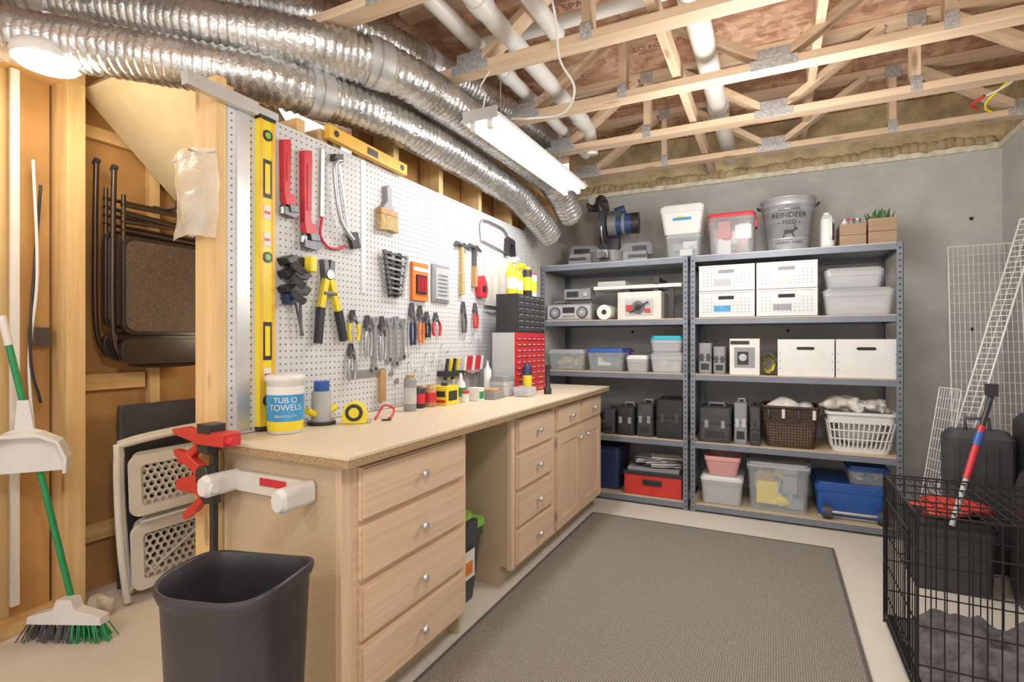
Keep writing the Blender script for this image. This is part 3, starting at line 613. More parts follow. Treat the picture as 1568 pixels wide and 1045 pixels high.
b.cyl((-.0,-.03,.30),(.06,-.03,.30),.08,mCast,n=20); b.cyl((.06,-.03,.30),(.17,-.03,.30),.072,mMotor,n=22); b.cyl((.165,-.03,.30),(.215,-.03,.30),.074,mBlk,n=22); b.cyl((.10,-.03,.30),(.12,-.03,.30),.076,mGr,n=22)
b.cyl((.05,-.05,.38),(.12,-.05,.40),.03,mMotor,n=14); b.box((.0,-.09,.34),(.10,.03,.385),mBlk2)
b.tube(spline([(-.03,-.12,.36),(-.05,-.14,.43),(-.05,-.08,.485),(-.04,.0,.49),(-.03,.04,.44),(-.02,.0,.38)],.02),.023,mBlk,10)
b.cyl((-.14,-.06,.435),(.0,-.06,.435),.036,mBlk2,n=16); b.cyl((-.10,-.10,.46),(-.10,-.125,.46),.028,mLG,n=14); b.sph((-.10,-.04,.45),(.06,.07,.05),mBlk,14,8)
b.T=Matrix(); b.done(.003)
# corner organizer stack
b=B('red_parts_cabinet'); x0,x1,y0,y1,z0,z1=-1.58,-1.42,2.89,3.36,.888,1.272
b.box((x0,y0,z0),(x1-.004,y1,z1),mLG); b.box((x1-.004,y0,z0),(x1,y1,z1),mRed)
for r_ in range(10):
    nn=6 if r_<7 else 3
    for c_ in range(nn):
        w=(y1-y0-.02)/nn; a=y0+.01+c_*w; zz=z1-.012-(r_+1)*.0365
        b.box((x1,a+.003,zz+.003),(x1+.006,a+w-.003,zz+.032),mRed2 if r_%2 else mRed); b.box((x1+.006,a+w*.3,zz+.006),(x1+.010,a+w*.7,zz+.012),mLG)
b.done(.001)
b=B('black_parts_organizer'); x0,x1,y0,y1,z0,z1=-1.59,-1.44,2.96,3.40,1.274,1.52
b.box((x0,y0,z0),(x1,y1,z1),mBlk)
for r_ in range(6):
    for c_ in range(5):
        w=(y1-y0-.02)/5; a=y0+.01+c_*w; zz=z0+.010+r_*.039; b.box((x1,a+.004,zz),(x1+.005,a+w-.004,zz+.033),mBlk2); b.box((x1+.005,a+w*.3,zz+.022),(x1+.010,a+w*.7,zz+.027),mGr)
b.done(.001)
def spray(name,x,y,z,h,r,m,cap):
    b=B(name); b.lathe((x,y,z),[(r*.95,0),(r,.008),(r,h*.55),(r*.9,h*.65),(r*.35,h*.8),(r*.35,h*.85)],m,18)
    b.lathe((x,y,z),[(r+.0008,h*.15),(r+.0008,h*.45)],mWhite,18)
    b.box((x-.012,y-.012,z+h*.85),(x+.045,y+.012,z+h),cap); b.box((x+.02,y-.006,z+h*.72),(x+.028,y+.006,z+h*.86),cap); b.cyl((x+.045,y,z+h*.94),(x+.055,y,z+h*.94),.008,cap); b.done(.002)
spray('spray_bottle',-1.52,3.04,1.522,.24,.036,mYel,mWhite); spray('spray_bottle',-1.52,3.14,1.522,.21,.034,mYel,mYel)
def can(name,x,y,h,r,m,cap=None,z=.888,lab=None,n=20):
    b=B(name); b.lathe((x,y,z),[(r*.96,0),(r,.004),(r,h*.86),(r*.92,h*.9)]+([(r*.55,h*.95),(r*.55,h)] if cap is None else [(r*.7,h*.92)]),m,n)
    if cap: b.cyl((x,y,z+h*.9),(x,y,z+h),r*.72,cap,n=16)
    if lab: b.lathe((x,y,z),[(r+.0008,h*.2),(r+.0008,h*.65)],lab,n)
    b.done()
can('spray_can',-1.50,3.24,.20,.032,mBlk,mYel,1.522,mYel); can('spray_can',-1.50,3.33,.17,.03,mWhite,mRed,1.522,mYel)
b=B('wipes_bucket'); x,y,z=-1.595,1.345,.888
b.lathe((x,y,z),[(.056,0),(.06,.004),(.063,.185),(.068,.188),(.068,.205),(.062,.21),(0,.21)],mWhite,30); b.lathe((x,y,z),[(.0622,.03),(.0642,.165)],mSkyB,30)
b.lathe((x,y,z),[(.0615,.012),(.0628,.045)],mYel,30); b.lathe((x,y,z),[(.0641,.14),(.0645,.168)],mWhite,30)
for t,s,dz in (('TUB O',.028,.112),('TOWELS',.03,.085),('HEAVY DUTY',.013,.06)): b.text(t,s,mWhite,lambda u,v:(x+.066*math.cos(R(-40)+u/.066),y+.066*math.sin(R(-40)+u/.066),z+dz+v))
b.done()
def tape(x,y,z,s,m1,rot=0):
    b=B('tape_measure'); b.at((x,y,z),(0,0,rot),s)
    b.prism([(-.04,0),(.04,0),(.042,.03),(.03,.065),(.0,.078),(-.03,.065),(-.042,.03)],m1,(0,-.022,0),(1,0,0),(0,0,1),(0,.044,0))
    b.cyl((0,-.024,.038),(0,.024,.038),.03,mBlk,n=18); b.cyl((0,-.026,.038),(0,.026,.038),.018,m1,n=18); b.box((.04,-.012,0),(.055,.012,.01),mSteel); b.T=Matrix(); b.done(.002)
tape(-1.52,1.62,.888,1.15,mYel,35)
b=B('router_tool'); b.cyl((-1.62,1.54,.888),(-1.62,1.54,.90),.055,mBlk,n=20); b.cyl((-1.62,1.54,.90),(-1.62,1.54,1.02),.038,mLG,n=20); b.cyl((-1.62,1.54,1.02),(-1.62,1.54,1.06),.03,mBlue,n=16)
for s in(-1,1): b.tube([(-1.62,1.54+s*.035,.93),(-1.62,1.54+s*.075,.95)],.014,mYel)
b.done()
b=B('red_hook_clip'); b.tube(spline([(-1.50,1.72,.893),(-1.52,1.76,.905),(-1.52,1.80,.94),(-1.50,1.84,.92),(-1.48,1.80,.893),(-1.46,1.76,.893)],.01),.005,mRed); b.tube(spline([(-1.46,1.76,.893),(-1.43,1.73,.893),(-1.45,1.70,.893)],.01),.004,mBlk); b.done()
can('spray_can',-1.55,2.02,.17,.03,mGr,mBrownW,lab=mLG); can('adhesive_can',-1.58,2.13,.11,.03,mBlk,mBrownW,lab=mRed); can('adhesive_can',-1.56,2.20,.11,.03,mBrownW,None,lab=mRed)
b=B('yellow_fuel_tin'); b.box((-1.60,2.26,.888),(-1.50,2.37,.985),mYel); b.box((-1.499,2.275,.91),(-1.4985,2.355,.96),mInk); b.box((-1.59,2.259,.93),(-1.51,2.2595,.96),mInk); b.box((-1.59,2.259,.90),(-1.51,2.2595,.915),mRed); b.cyl((-1.55,2.31,.985),(-1.55,2.31,1.0),.018,mBlk); b.done(.008)
b=B('parts_jar'); b.cyl((-1.5,2.44,.888),(-1.5,2.44,.935),.02,mWhite); b.cyl((-1.5,2.44,.935),(-1.5,2.44,.95),.021,mRed2); b.done()
b=B('glue_bottle'); b.lathe((-1.58,2.52,.888),[(.03,0),(.03,.09),(.012,.115),(.008,.15)],mWhite,16,1,.7); b.lathe((-1.58,2.52,.888),[(.031,.02),(.031,.07)],mGreen,16,1,.7); b.done()
b=B('small_carton'); b.box((-1.52,2.50,.888),(-1.45,2.56,.96),mPaper); b.box((-1.4495,2.505,.9),(-1.449,2.555,.94),mGreen); b.done(.001)
b=B('sanding_block'); b.box((-1.50,2.60,.888),(-1.41,2.72,.93),mGr); b.box((-1.49,2.61,.93),(-1.42,2.71,.945),mBrownW); b.done(.003)
tote('grey_parts_bin',-1.53,-1.41,.888,.12,mLG,mGr,y0=2.75,dep=.12).done()
b=B('silicone_bottle'); b.lathe((-1.585,2.84,.888),[(.025,0),(.025,.15),(.008,.18),(.005,.21)],mWhite,14); b.done()
b=B('purple_spray_can'); b.lathe((-1.37,2.96,.888),[(.028,0),(.028,.16),(.02,.18),(.012,.19)],mNavy,18); b.lathe((-1.37,2.96,.888),[(.0288,.04),(.0288,.12)],mYel,18); b.done()
tote('clear_lilac_tray',-1.40,-1.28,.888,.055,mClear2,None,y0=2.80,dep=.12,cols=[mPurp,mPink]).done()
b=B('flashlight'); b.lathe((-1.27,3.05,.888),[(.024,0),(.024,.03),(.015,.05),(.014,.17),(.018,.18)],mBlk,16); b.done()
b=B('screwdriver_rack')
b.box((-1.70,2.46,1.02),(-1.62,2.62,1.05),mBlk); b.box((-1.70,2.66,1.03),(-1.62,2.90,1.045),mSteel)
for k in range(4): b.cyl((-1.66,2.48+k*.038,1.0),(-1.64,2.48+k*.038,1.12),.010,mYel if k%2 else mBlk,n=10); b.cyl((-1.66,2.48+k*.038,.93),(-1.66,2.48+k*.038,1.0),.003,mSteel,n=6)
for k in range(7): b.cyl((-1.66,2.68+k*.033,1.02),(-1.645,2.68+k*.033,1.13),.011,mRed if k%3 else mWhite,n=10); b.cyl((-1.66,2.68+k*.033,.94),(-1.66,2.68+k*.033,1.02),.003,mSteel,n=6)
b.done()
b=B('try_square'); b.fb((1.985,1.08),(1.985,.93),.04,mBrownW,x=-1.70,t=.02); b.fb((1.76,1.068),(2.01,1.068),.04,mSteel,x=-1.70,t=.003); b.done(.001)
b=B('peg_hook_set')
for i,(y,z) in enumerate([(2.35,1.1),(2.42,1.1),(2.5,1.15),(2.2,1.06),(2.26,1.02),(2.32,1.03),(2.15,1.14),(2.75,1.2),(2.85,1.22)]):
    b.tube([(-1.70,y,z+.05),(-1.68,y,z+.05),(-1.675,y,z+.01),(-1.66,y,z),(-1.65,y,z+.015)],.003,mSteel,6)
for y,z in ((2.06,1.06),(2.10,1.02)): b.cyl((-1.699,y,z),(-1.69,y,z),.014,mSteel,n=12)
b.done()
# ---------------------------------------------------------------- pegboard tools
b=B('drywall_t_square'); b.box((-1.6995,1.225,.90),(-1.6965,1.278,2.04),mAlu); b.box((-1.6965,1.03,2.04),(-1.667,1.29,2.085),mAlu); b.box((-1.6995,1.03,2.062),(-1.6965,1.40,2.09),mAlu); b.done(.001)
b=B('spirit_level'); x=-1.70; b.box((x,1.30,.905),(x+.024,1.365,2.04),mYel)
b.box((x+.024,1.30,.905),(x+.027,1.312,2.04),mYelW); b.box((x+.024,1.353,.905),(x+.027,1.365,2.04),mYelW)
for z in (1.22,1.82): b.box((x+.0245,1.315,z-.07),(x+.026,1.35,z+.07),mBlk); b.box((x+.026,1.322,z-.055),(x+.0265,1.343,z+.055),mYel)
for z in (1.0,1.53,1.98): b.cyl((x+.024,1.333,z),(x+.028,1.333,z),.02,mBlk,n=18); b.cyl((x+.028,1.333,z),(x+.029,1.333,z),.012,mLime,n=14)
for z in (.892,2.035): b.box((x,1.298,z),(x+.028,1.367,z+.014),mBlk)
for z in (1.1,1.6,1.7): b.box((x+.0245,1.318,z-.03),(x+.0255,1.348,z+.02),mPaper); b.box((x+.0255,1.32,z-.01),(x+.026,1.345,z),mRed)
b.done()
b=B('wooden_level'); b.fb((1.62,2.10),(2.14,2.085),.055,mYelW,t=.03); b.fb((1.85,2.093),(1.92,2.091),.03,mBlk,x=-1.66,t=.002); b.disc((1.66,2.1),.014,mBlk,x=-1.66,t=.002); b.disc((2.10,2.087),.014,mBlk,x=-1.66,t=.002); b.done(.002)
def pipewrench(y,zt,zb,w):
    b=B('pipe_wrench'); zh=zb+.17*(zt-zb)+.03
    b.fp([(y-w*.5,zt),(y+w*.4,zt+.01),(y+w*.45,zt-.03),(y+w*.32,zh),(y-w*.42,zh)],mRed,x=-1.70,t=.03)
    b.fb((y,zt-.05),(y-.002,zh+.05),w*.3,mRed2,x=-1.67,t=.003)
    b.fp([(y-w*.6,zh),(y+w*.7,zh),(y+w*.9,zh-.04),(y+w*.5,zh-.045),(y-w*.4,zh-.045)],mRed,t=.028)
    b.fp([(y+w*.0,zh-.04),(y+w*1.1,zh-.04),(y+w*1.3,zh-.065),(y+w*.2,zh-.07)],mDSteel,t=.03)
    b.fb((y-w*.25,zh+.015),(y-w*.25,zb+.01),w*.35,mDSteel,t=.016)
    b.fp([(y-w*.5,zb+.025),(y+w*1.3,zb+.03),(y+w*1.5,zb+.005),(y+w*.9,zb-.012),(y-w*.5,zb-.005)],mDSteel,t=.024)
    b.cyl((-1.685,y-w*.25,zh-.055),(-1.685,y-w*.25,zh-.08),.016,mSteel,n=12)
    b.done(.003)
pipewrench(1.42,1.99,1.71,.036); pipewrench(1.52,1.98,1.60,.044)
b=B('locking_bar'); b.fb((1.615,2.03),(1.61,1.74),.022,mSteel,t=.01,x=-1.70); b.tube(spline([(-1.69,1.61,1.74),(-1.69,1.60,1.66),(-1.69,1.64,1.62),(-1.69,1.70,1.62),(-1.69,1.74,1.64)],.02),.006,mRed); b.done(.002)
b=B('hacksaw'); b.tube(spline([(-1.67,1.70,2.0),(-1.67,1.66,1.97),(-1.67,1.68,1.80),(-1.67,1.71,1.72),(-1.67,1.77,1.67)],.02),.009,mSteel,8); b.fb((1.705,1.99),(1.765,1.69),.012,mSteel,t=.003)
b.fp([(1.75,1.70),(1.80,1.71),(1.82,1.64),(1.77,1.63)],mBlk,t=.02); b.fp([(1.66,1.99),(1.715,2.0),(1.71,2.03),(1.665,2.02)],mBlk,x=-1.70,t=.03); b.done(.002)
b=B('yardstick'); b.fb((1.865,2.06),(1.865,1.44),.028,mAlu,x=-1.70,t=.003)
for k in range(30): b.box((-1.6968,1.853,1.46+k*.02),(-1.6965,1.863,1.461+k*.02),mInk)
b.done()
b=B('paint_brush'); b.fp([(2.0,1.97),(2.02,1.98),(2.04,1.97),(2.035,1.90),(2.06,1.86),(2.06,1.855),(1.97,1.855),(1.97,1.86),(2.005,1.90)],mGr,x=-1.70,t=.028); b.fb((2.015,1.86),(2.015,1.83),.125,mBrownW,x=-1.70,t=.032); b.fp([(1.955,1.83),(2.078,1.83),(2.085,1.755),(2.03,1.76),(1.95,1.752)],mBristle,x=-1.70,t=.032); b.done(.004)
b=B('wrench_set_rack')
for k in range(9):
    z=1.65-k*.024; l=.085-.005*k; b.fb((2.07-l,z),(2.07+l,z-.006),.010,mSteel if k%2 else mDSteel,t=.01,x=-1.68); b.disc((2.07-l,z),.012,mDSteel,t=.012,x=-1.68,n=10); b.disc((2.07+l,z-.006),.011,mSteel,t=.012,x=-1.68,n=10)
b.fb((2.03,1.66),(2.05,1.44),.02,mBlk,x=-1.70,t=.022); b.fb((2.11,1.66),(2.09,1.44),.02,mBlk,x=-1.70,t=.022); b.done()
b=B('drill_bit_packet'); b.fp([(2.215,1.435),(2.35,1.435),(2.35,1.635),(2.215,1.635)],mOr,x=-1.70,t=.02); b.fp([(2.24,1.47),(2.33,1.47),(2.33,1.57),(2.24,1.57)],mBlk,x=-1.68,t=.008); b.fb((2.22,1.60),(2.345,1.60),.02,mPaper,x=-1.68,t=.001)
for k in range(6): b.fb((2.25+k*.014,1.48),(2.25+k*.014,1.56),.006,mRed,x=-1.672,t=.004)
b.done(.001)
b=B('hex_key_packet'); b.fp([(2.40,1.44),(2.57,1.44),(2.57,1.65),(2.40,1.65)],mGr,x=-1.70,t=.012); b.fp([(2.42,1.455),(2.55,1.455),(2.55,1.63),(2.42,1.63)],mClear2,x=-1.688,t=.012)
for k in range(6): b.fb((2.44,1.48+k*.022),(2.53,1.48+k*.022),.006,mSteel,x=-1.675,t=.003)
b.done()
def hammer(y,zt,zb,hm,claw=True):
    b=B('claw_hammer'); b.fb((y,zt-.01),(y,zb+.12),.022,hm if claw else mDSteel,x=-1.70,t=.026); b.fb((y,zb+.13),(y,zb),.026,hm,.032,x=-1.70,t=.03)
    b.cyl((-1.68,y-.07,zt),(-1.68,y-.04,zt),.015,mDSteel,n=14); b.cyl((-1.68,y-.045,zt),(-1.68,y,zt),.011,mDSteel,n=12)
    b.fp([(y-.01,zt+.012),(y+.02,zt+.014),(y+.075,zt-.018),(y+.07,zt-.022),(y+.02,zt-.012),(y-.01,zt-.014)],mDSteel,t=.02); b.done(.002)
hammer(2.70,1.80,1.50,mBristle); hammer(2.85,1.81,1.56,mBrownW,False)
b=B('chalk_line_reel'); b.fp([(2.89,1.50),(2.97,1.50),(2.985,1.56),(2.96,1.61),(2.94,1.64),(2.92,1.64),(2.90,1.61),(2.877,1.56)],mRed,x=-1.70,t=.04); b.disc((2.93,1.555),.022,mBlk,x=-1.66,t=.005); b.done(.003)
b=B('bow_saw'); b.tube(spline([(-1.69,2.95,1.87),(-1.69,2.94,1.98),(-1.69,3.0,2.01),(-1.69,3.25,2.0),(-1.69,3.33,1.95)],.03),.008,mSteel,8); b.fb((2.95,1.87),(3.30,1.84),.012,mSteel,t=.002); b.fp([(3.28,1.95),(3.38,1.94),(3.40,1.80),(3.37,1.79),(3.36,1.90),(3.31,1.91),(3.30,1.82),(3.27,1.82)],mBlk,t=.03); b.done(.002)
b=B('saw_blade_sheath'); b.fp([(2.99,1.455),(3.33,1.455),(3.33,1.80),(3.20,1.80),(2.99,1.76)],mOff,x=-1.70,t=.016); b.tube([(-1.675,3.33,1.80),(-1.675,3.36,1.74),(-1.675,3.34,1.5),(-1.675,3.1,1.44),(-1.675,3.0,1.45)],.005,mDSteel); b.done(.001)
def pliers(name,y,zt,zb,m,sp=.03,jaw=mDSteel,w=.014):
    b=B(name); zp=zt-.28*(zt-zb)
    b.fp([(y-.012,zt-.03),(y-.003,zt),(y-.001,zp),(y-.018,zp)],jaw,x=-1.70,t=.022); b.fp([(y+.012,zt-.03),(y+.003,zt),(y+.001,zp),(y+.018,zp)],jaw,x=-1.70,t=.022)
    b.disc((y,zp),.016,jaw,t=.014,n=14); b.disc((y,zp),.006,mSteel,t=.018,n=10)
    for s in (-1,1):
        P=spline([(-1.68,y+s*.006,zp),(-1.68,y+s*sp*.9,zp-.35*(zp-zb)),(-1.68,y+s*sp,zp-.7*(zp-zb)),(-1.68,y+s*sp*.75,zb)],.012)
        b.tube(P[:max(2,len(P)//4)+1],w*.45,jaw,8); b.tube(P[len(P)//4:],w*.6,m,8)
    b.done(.001)
for a in [('needle_pliers',1.785,1.36,1.22,mYel,.03),('slip_joint_pliers',1.775,1.21,1.05,mSteel,.02),('locking_pliers',1.88,1.34,1.15,mSteel,.02),('locking_pliers',1.98,1.34,1.13,mSteel,.02),
          ('adjustable_pliers',2.215,1.42,1.20,mNavy,.018),('adjustable_pliers',2.285,1.41,1.21,mOr,.02),('wire_cutters',2.345,1.38,1.24,mBlk,.018),('wire_cutters',2.43,1.38,1.25,mRed,.035),
          ('lineman_pliers',2.72,1.46,1.27,mDSteel,.02),('lineman_pliers',2.86,1.46,1.30,mRed2,.02)]:
    pliers(*a)
def wrench(y,zt,zb,w=.016,name='combination_wrench'):
    b=B(name); b.fb((y,zt-.02),(y,zb+.02),w,mSteel,w*.8)
    b.fp([(y-.02,zt),(y-.008,zt+.004),(y-.007,zt-.018),(y+.007,zt-.018),(y+.008,zt+.004),(y+.02,zt),(y+.018,zt-.03),(y,zt-.042),(y-.018,zt-.03)],mSteel,x=-1.70,t=.02)
    b.disc((y,zb+.008),.018,mSteel,t=.01,n=14); b.disc((y,zb+.008),.009,mHole,t=.0105,n=12); b.done()
wrench(2.035,1.33,1.12); wrench(2.085,1.34,1.10,.02); wrench(2.14,1.33,1.13); wrench(1.93,1.33,1.08,.018,'adjustable_wrench')
b=B('bolt_cutters'); 
b.fp([(1.60,1.56),(1.625,1.565),(1.635,1.50),(1.61,1.47)],mDSteel,x=-1.70,t=.03); b.fp([(1.665,1.56),(1.64,1.565),(1.63,1.50),(1.655,1.47)],mDSteel,x=-1.70,t=.03); b.disc((1.633,1.50),.02,mSteel,t=.026)
b.fb((1.62,1.48),(1.59,1.35),.026,mYel,t=.022); b.fb((1.645,1.48),(1.69,1.34),.026,mYel,t=.022); b.fb((1.59,1.36),(1.575,1.21),.03,mBlk,.026,t=.026); b.fb((1.688,1.35),(1.72,1.22),.03,mBlk,.026,t=.026)
b.fb((1.60,1.42),(1.67,1.42),.014,mDSteel,t=.026); b.done(.002)
b=B('bar_clamp')
b.fb((1.43,1.52),(1.505,1.24),.012,mDSteel,t=.008); b.fb((1.47,1.52),(1.48,1.24),.012,mDSteel,t=.008,x=-1.67)
for z in (1.53,1.48,1.42): b.fp([(1.40,z-.015),(1.49,z-.022),(1.51,z+.0),(1.50,z+.018),(1.42,z+.02),(1.39,z+.005)],mBlk,x=-1.70,t=.06); b.cyl((-1.65,1.43,z-.015),(-1.60,1.43,z-.05),.016,mBlk2)
b.box((-1.64,1.47,1.49),(-1.60,1.50,1.55),mYel); b.fp([(1.40,1.40),(1.46,1.41),(1.44,1.36),(1.41,1.36)],mNavy,t=.04); b.done(.004)
b=B('zip_bag'); G=[]; n=14
for i in range(n+1):
    for j in range(n+1):
        x=-1.90+.235*i/n; z=1.575+.30*j/n; G.append((x+.01*math.sin(z*12),1.130-.02*abs(math.sin(i/n*math.pi))+.014*noise.noise(Vector((x*16,3,z*16))),z+.01*math.sin(x*20)))
b.add(G,[(i*(n+1)+j,(i+1)*(n+1)+j,(i+1)*(n+1)+j+1,i*(n+1)+j+1) for i in range(n) for j in range(n)],mBag,True)
b.box((-1.90,1.120,1.852),(-1.665,1.123,1.86),mLG); b.cyl((-1.78,1.149,1.872),(-1.78,1.10,1.872),.004,mSteel)
b.sph((-1.78,1.122,1.67),(.07,.012,.08),mClear2,12,8,.5,20); b.done()
b=B('spring_bar_clamps')
b.box((-1.655,1.095,.50),(-1.635,1.115,.90),mBlk)
for (x,z,rot) in ((-1.72,.885,0),(-1.72,.785,12),(-1.70,.715,-8)):
    b.at((x,1.08,z),(0,rot,-8))
    b.prism([(0,0),(-.14,.012),(-.15,.03),(-.06,.045),(.03,.035),(.06,.0),(.02,-.02)],mRed2,(0,0,0),(1,0,0),(0,0,1),(0,.028,0))
    b.prism([(0,-.01),(-.12,-.07),(-.11,-.09),(-.03,-.06),(.03,-.02)],mRed2,(0,.004,0),(1,0,0),(0,0,1),(0,.024,0))
    b.prism([(.03,.03),(.08,.05),(.10,.02),(.10,-.03),(.05,-.03),(.02,0)],mBlk,(0,-.002,0),(1,0,0),(0,0,1),(0,.034,0))
b.at((-1.62,1.075,.905)); b.box((-.06,-.02,-.018),(.09,.045,.025),mRed2); b.box((-.03,-.025,.02),(.03,.035,.05),mBlk); b.cyl((.09,0,0),(.12,0,0),.014,mRed)
b.T=Matrix(); b.done(.003)
# ---------------------------------------------------------------- waste bin
b=B('waste_bin'); cx,cy=-1.20,.87
def bl(s,z,k=1):
    L=[]
    for i in range(56):
        a=2*math.pi*i/56; e=.55
        x=math.copysign(abs(math.cos(a))**e,math.cos(a))*.158*s; y=math.copysign(abs(math.sin(a))**e,math.sin(a))*.135*s
        zz=z+(.010*math.cos(2*a)*k)
        p=Vector((x,y,0)); p.rotate(Matrix.Rotation(R(16),3,'Z')); L.append(Vector((cx+p.x,cy+p.y,zz)))
    return L
b.loft([bl(.78,0.001,0),bl(.80,.01,0),bl(.965,.605),bl(1.0,.61),bl(1.03,.625),bl(1.03,.637),bl(1.0,.643),bl(.965,.637),bl(.94,.585),bl(.77,.012,0)],mBin,True,True,True)
b.done()
b=B('green_lid_tote'); cx,cy=-1.45,2.05
b.loft([rr(cx,cy,.17,.12,.03,.001),rr(cx,cy,.20,.145,.03,.34)],mBlk2); b.loft([rr(cx,cy,.20,.145,.03,.30),rr(cx,cy,.208,.15,.03,.30),rr(cx,cy,.208,.15,.03,.345)],mBlk2)
b.loft([rr(cx,cy,.213,.158,.03,.345),rr(cx,cy,.213,.158,.03,.375),rr(cx,cy,.17,.12,.03,.375),rr(cx,cy,.165,.115,.03,.405)],mLime); b.box((cx+.187,1.97,.12),(cx+.192,2.13,.25),mPaper); b.box((cx+.192,1.99,.14),(cx+.193,2.11,.2),mOr)
b.box((cx+.20,2.0,.30),(cx+.225,2.1,.40),mBlk2); b.done()
# ---------------------------------------------------------------- hanging folding chairs
def fchair(X,dy,dz=0):
    b=B('folding_chair'); y0,y1=1.365+dy,1.86+dy; r=.012; 
    b.at((0,0,dz))
    b.tube(spline([(X,y0,2.03),(X,y0-.005,1.7),(X,y0+.0,1.25),(X,y0+.05,1.13),(X,y0+.12,1.10),(X,y1-.12,1.10),(X,y1-.05,1.13),(X,y1,1.25),(X,y1+.005,1.7),(X,y1,1.86)],.03),r,mBrTube,8)
    for z,s in ((1.87,.0),(1.83,-.03),(1.79,.02),(1.75,-.01)): b.tube([(X+.02,y0+.02,z),(X+.025,y1-.02,z+s)],.009,mBrTube,8)
    b.tube([(X+.02,y0+.03,1.92),(X+.02,y0+.03,1.3)],.010,mBrTube); b.tube([(X+.02,y1-.03,1.88),(X+.02,y1-.03,1.3)],.010,mBrTube)
    def pad(za,zb,m,x,t,ins=.0,rr_=.05):
        L=rr((y0+y1)/2,(za+zb)/2,(y1-y0)/2-.015-ins,(za-zb)/2,rr_,0,6); b.prism([(p.x,p.y) for p in L],m,(x,0,0),(0,1,0),(0,0,1),(t,0,0))
    pad(1.72,1.25,mVinyl,X+.015,.03); pad(1.705,1.265,mSeat,X+.0455,.006,.012,.045)
    pad(1.235,1.105,mVinyl,X+.0,.035)
    b.cyl((X-.01,y0,2.03),(X+.01,y0,2.05),.015,mBlk)
    b.T=Matrix(); b.done(.006)
fchair(-2.80,.02); fchair(-2.87,-.02,.03)
b=B('chair_hanging_hook'); b.tube([(-2.935,1.64,1.93),(-2.82,1.64,1.90),(-2.74,1.64,1.90),(-2.735,1.64,1.94)],.008,mBlk); b.done()
# ---------------------------------------------------------------- white folding chairs
def hexpanel(b,X,y0,y1,z0,z1,m,s=.024,tilt=0):
    rw=0; z=z0+s*.5
    while z<z1-s*.4:
        y=y0+s*.5+(s*.5 if rw%2 else 0)
        while y<y1-s*.4:
            o=[(X+tilt*(z-z0),y+s*.577*math.cos(R(60*k+30)),z+s*.577*math.sin(R(60*k+30))) for k in range(6)]
            i_=[(X+tilt*(z-z0),y+s*.40*math.cos(R(60*k+30)),z+s*.40*math.sin(R(60*k+30))) for k in range(6)]
            b.add(o+i_,[(k,(k+1)%6,6+(k+1)%6,6+k) for k in range(6)],m); y+=s
        z+=s*.866; rw+=1
mLeg=M('chair_shell_white',(.66,.64,.58),.45,var=.04)
for i,(X,dy) in enumerate(((-2.66,-.01),(-2.75,.05))):
    b=B('white_folding_chair'); y0,y1=1.36+dy,1.90+dy; tl=-.06
    b.tube(spline([(X,y0+.02,.016),(X+tl*.3,y0,.3),(X+tl*.7,y0+.0,.68),(X+tl*.76,y0+.05,.74),(X+tl*.78,y1-.05,.76),(X+tl*.7,y1,.68),(X+tl*.3,y1,.3),(X,y1-.02,.016)],.03),.016,mLeg,10)
    def pn(za,zb):
        L=rr((y0+y1)/2,(za+zb)/2,(y1-y0)/2-.03,(za-zb)/2,.04,0,5); I=rr((y0+y1)/2,(za+zb)/2,(y1-y0)/2-.075,(za-zb)/2-.045,.02,0,5)
        for t in (0,.02):
            o=[(X+.02+t+tl*p.y,p.x,p.y) for p in L]; q=[(X+.02+t+tl*p.y,p.x,p.y) for p in I]; n=len(o)
            b.add(o+q,[(k,(k+1)%n,n+(k+1)%n,n+k) for k in range(n)],mLeg)
        o=[(X+.02+tl*p.y,p.x,p.y) for p in L]; q=[(X+.04+tl*p.y,p.x,p.y) for p in L]; b.add(o+q,[(k,(k+1)%n,n+(k+1)%n,n+k) for k in range(n)],mLeg)
        hexpanel(b,X+.03+tl*(zb+.05),y0+.06,y1-.06,zb+.035,za-.035,mLeg,.034,tl)
    pn(.68,.40); pn(.36,.06)
    b.tube([(X+.05,y0+.05,.38),(X+.05,y1-.05,.38)],.01,mLG); b.tube([(X+.0,y0,.05),(X+.05,y1-.05,.38)],.008,mLG)
    b.done()
b=B('black_folding_table'); b.at((-2.88,1.44,0.0)); b.loft([rr(.0,.33,.016,.33,.012,.001),rr(.0,.33,.016,.33,.012,.90)],mBlk2); b.T=Matrix(); b.done(.005)
b=B('folded_chair_shell'); b.at((-2.42,1.76,0)); L=[(0,0),(.30,0),(.32,.18),(.30,.34),(.22,.40),(.08,.36),(.0,.2)]; b.prism(L,mOff,(-.15,0,.001),(.9,.45,0),(0,0,1),(.02,-.03,0)); b.T=Matrix(); b.done(.012)
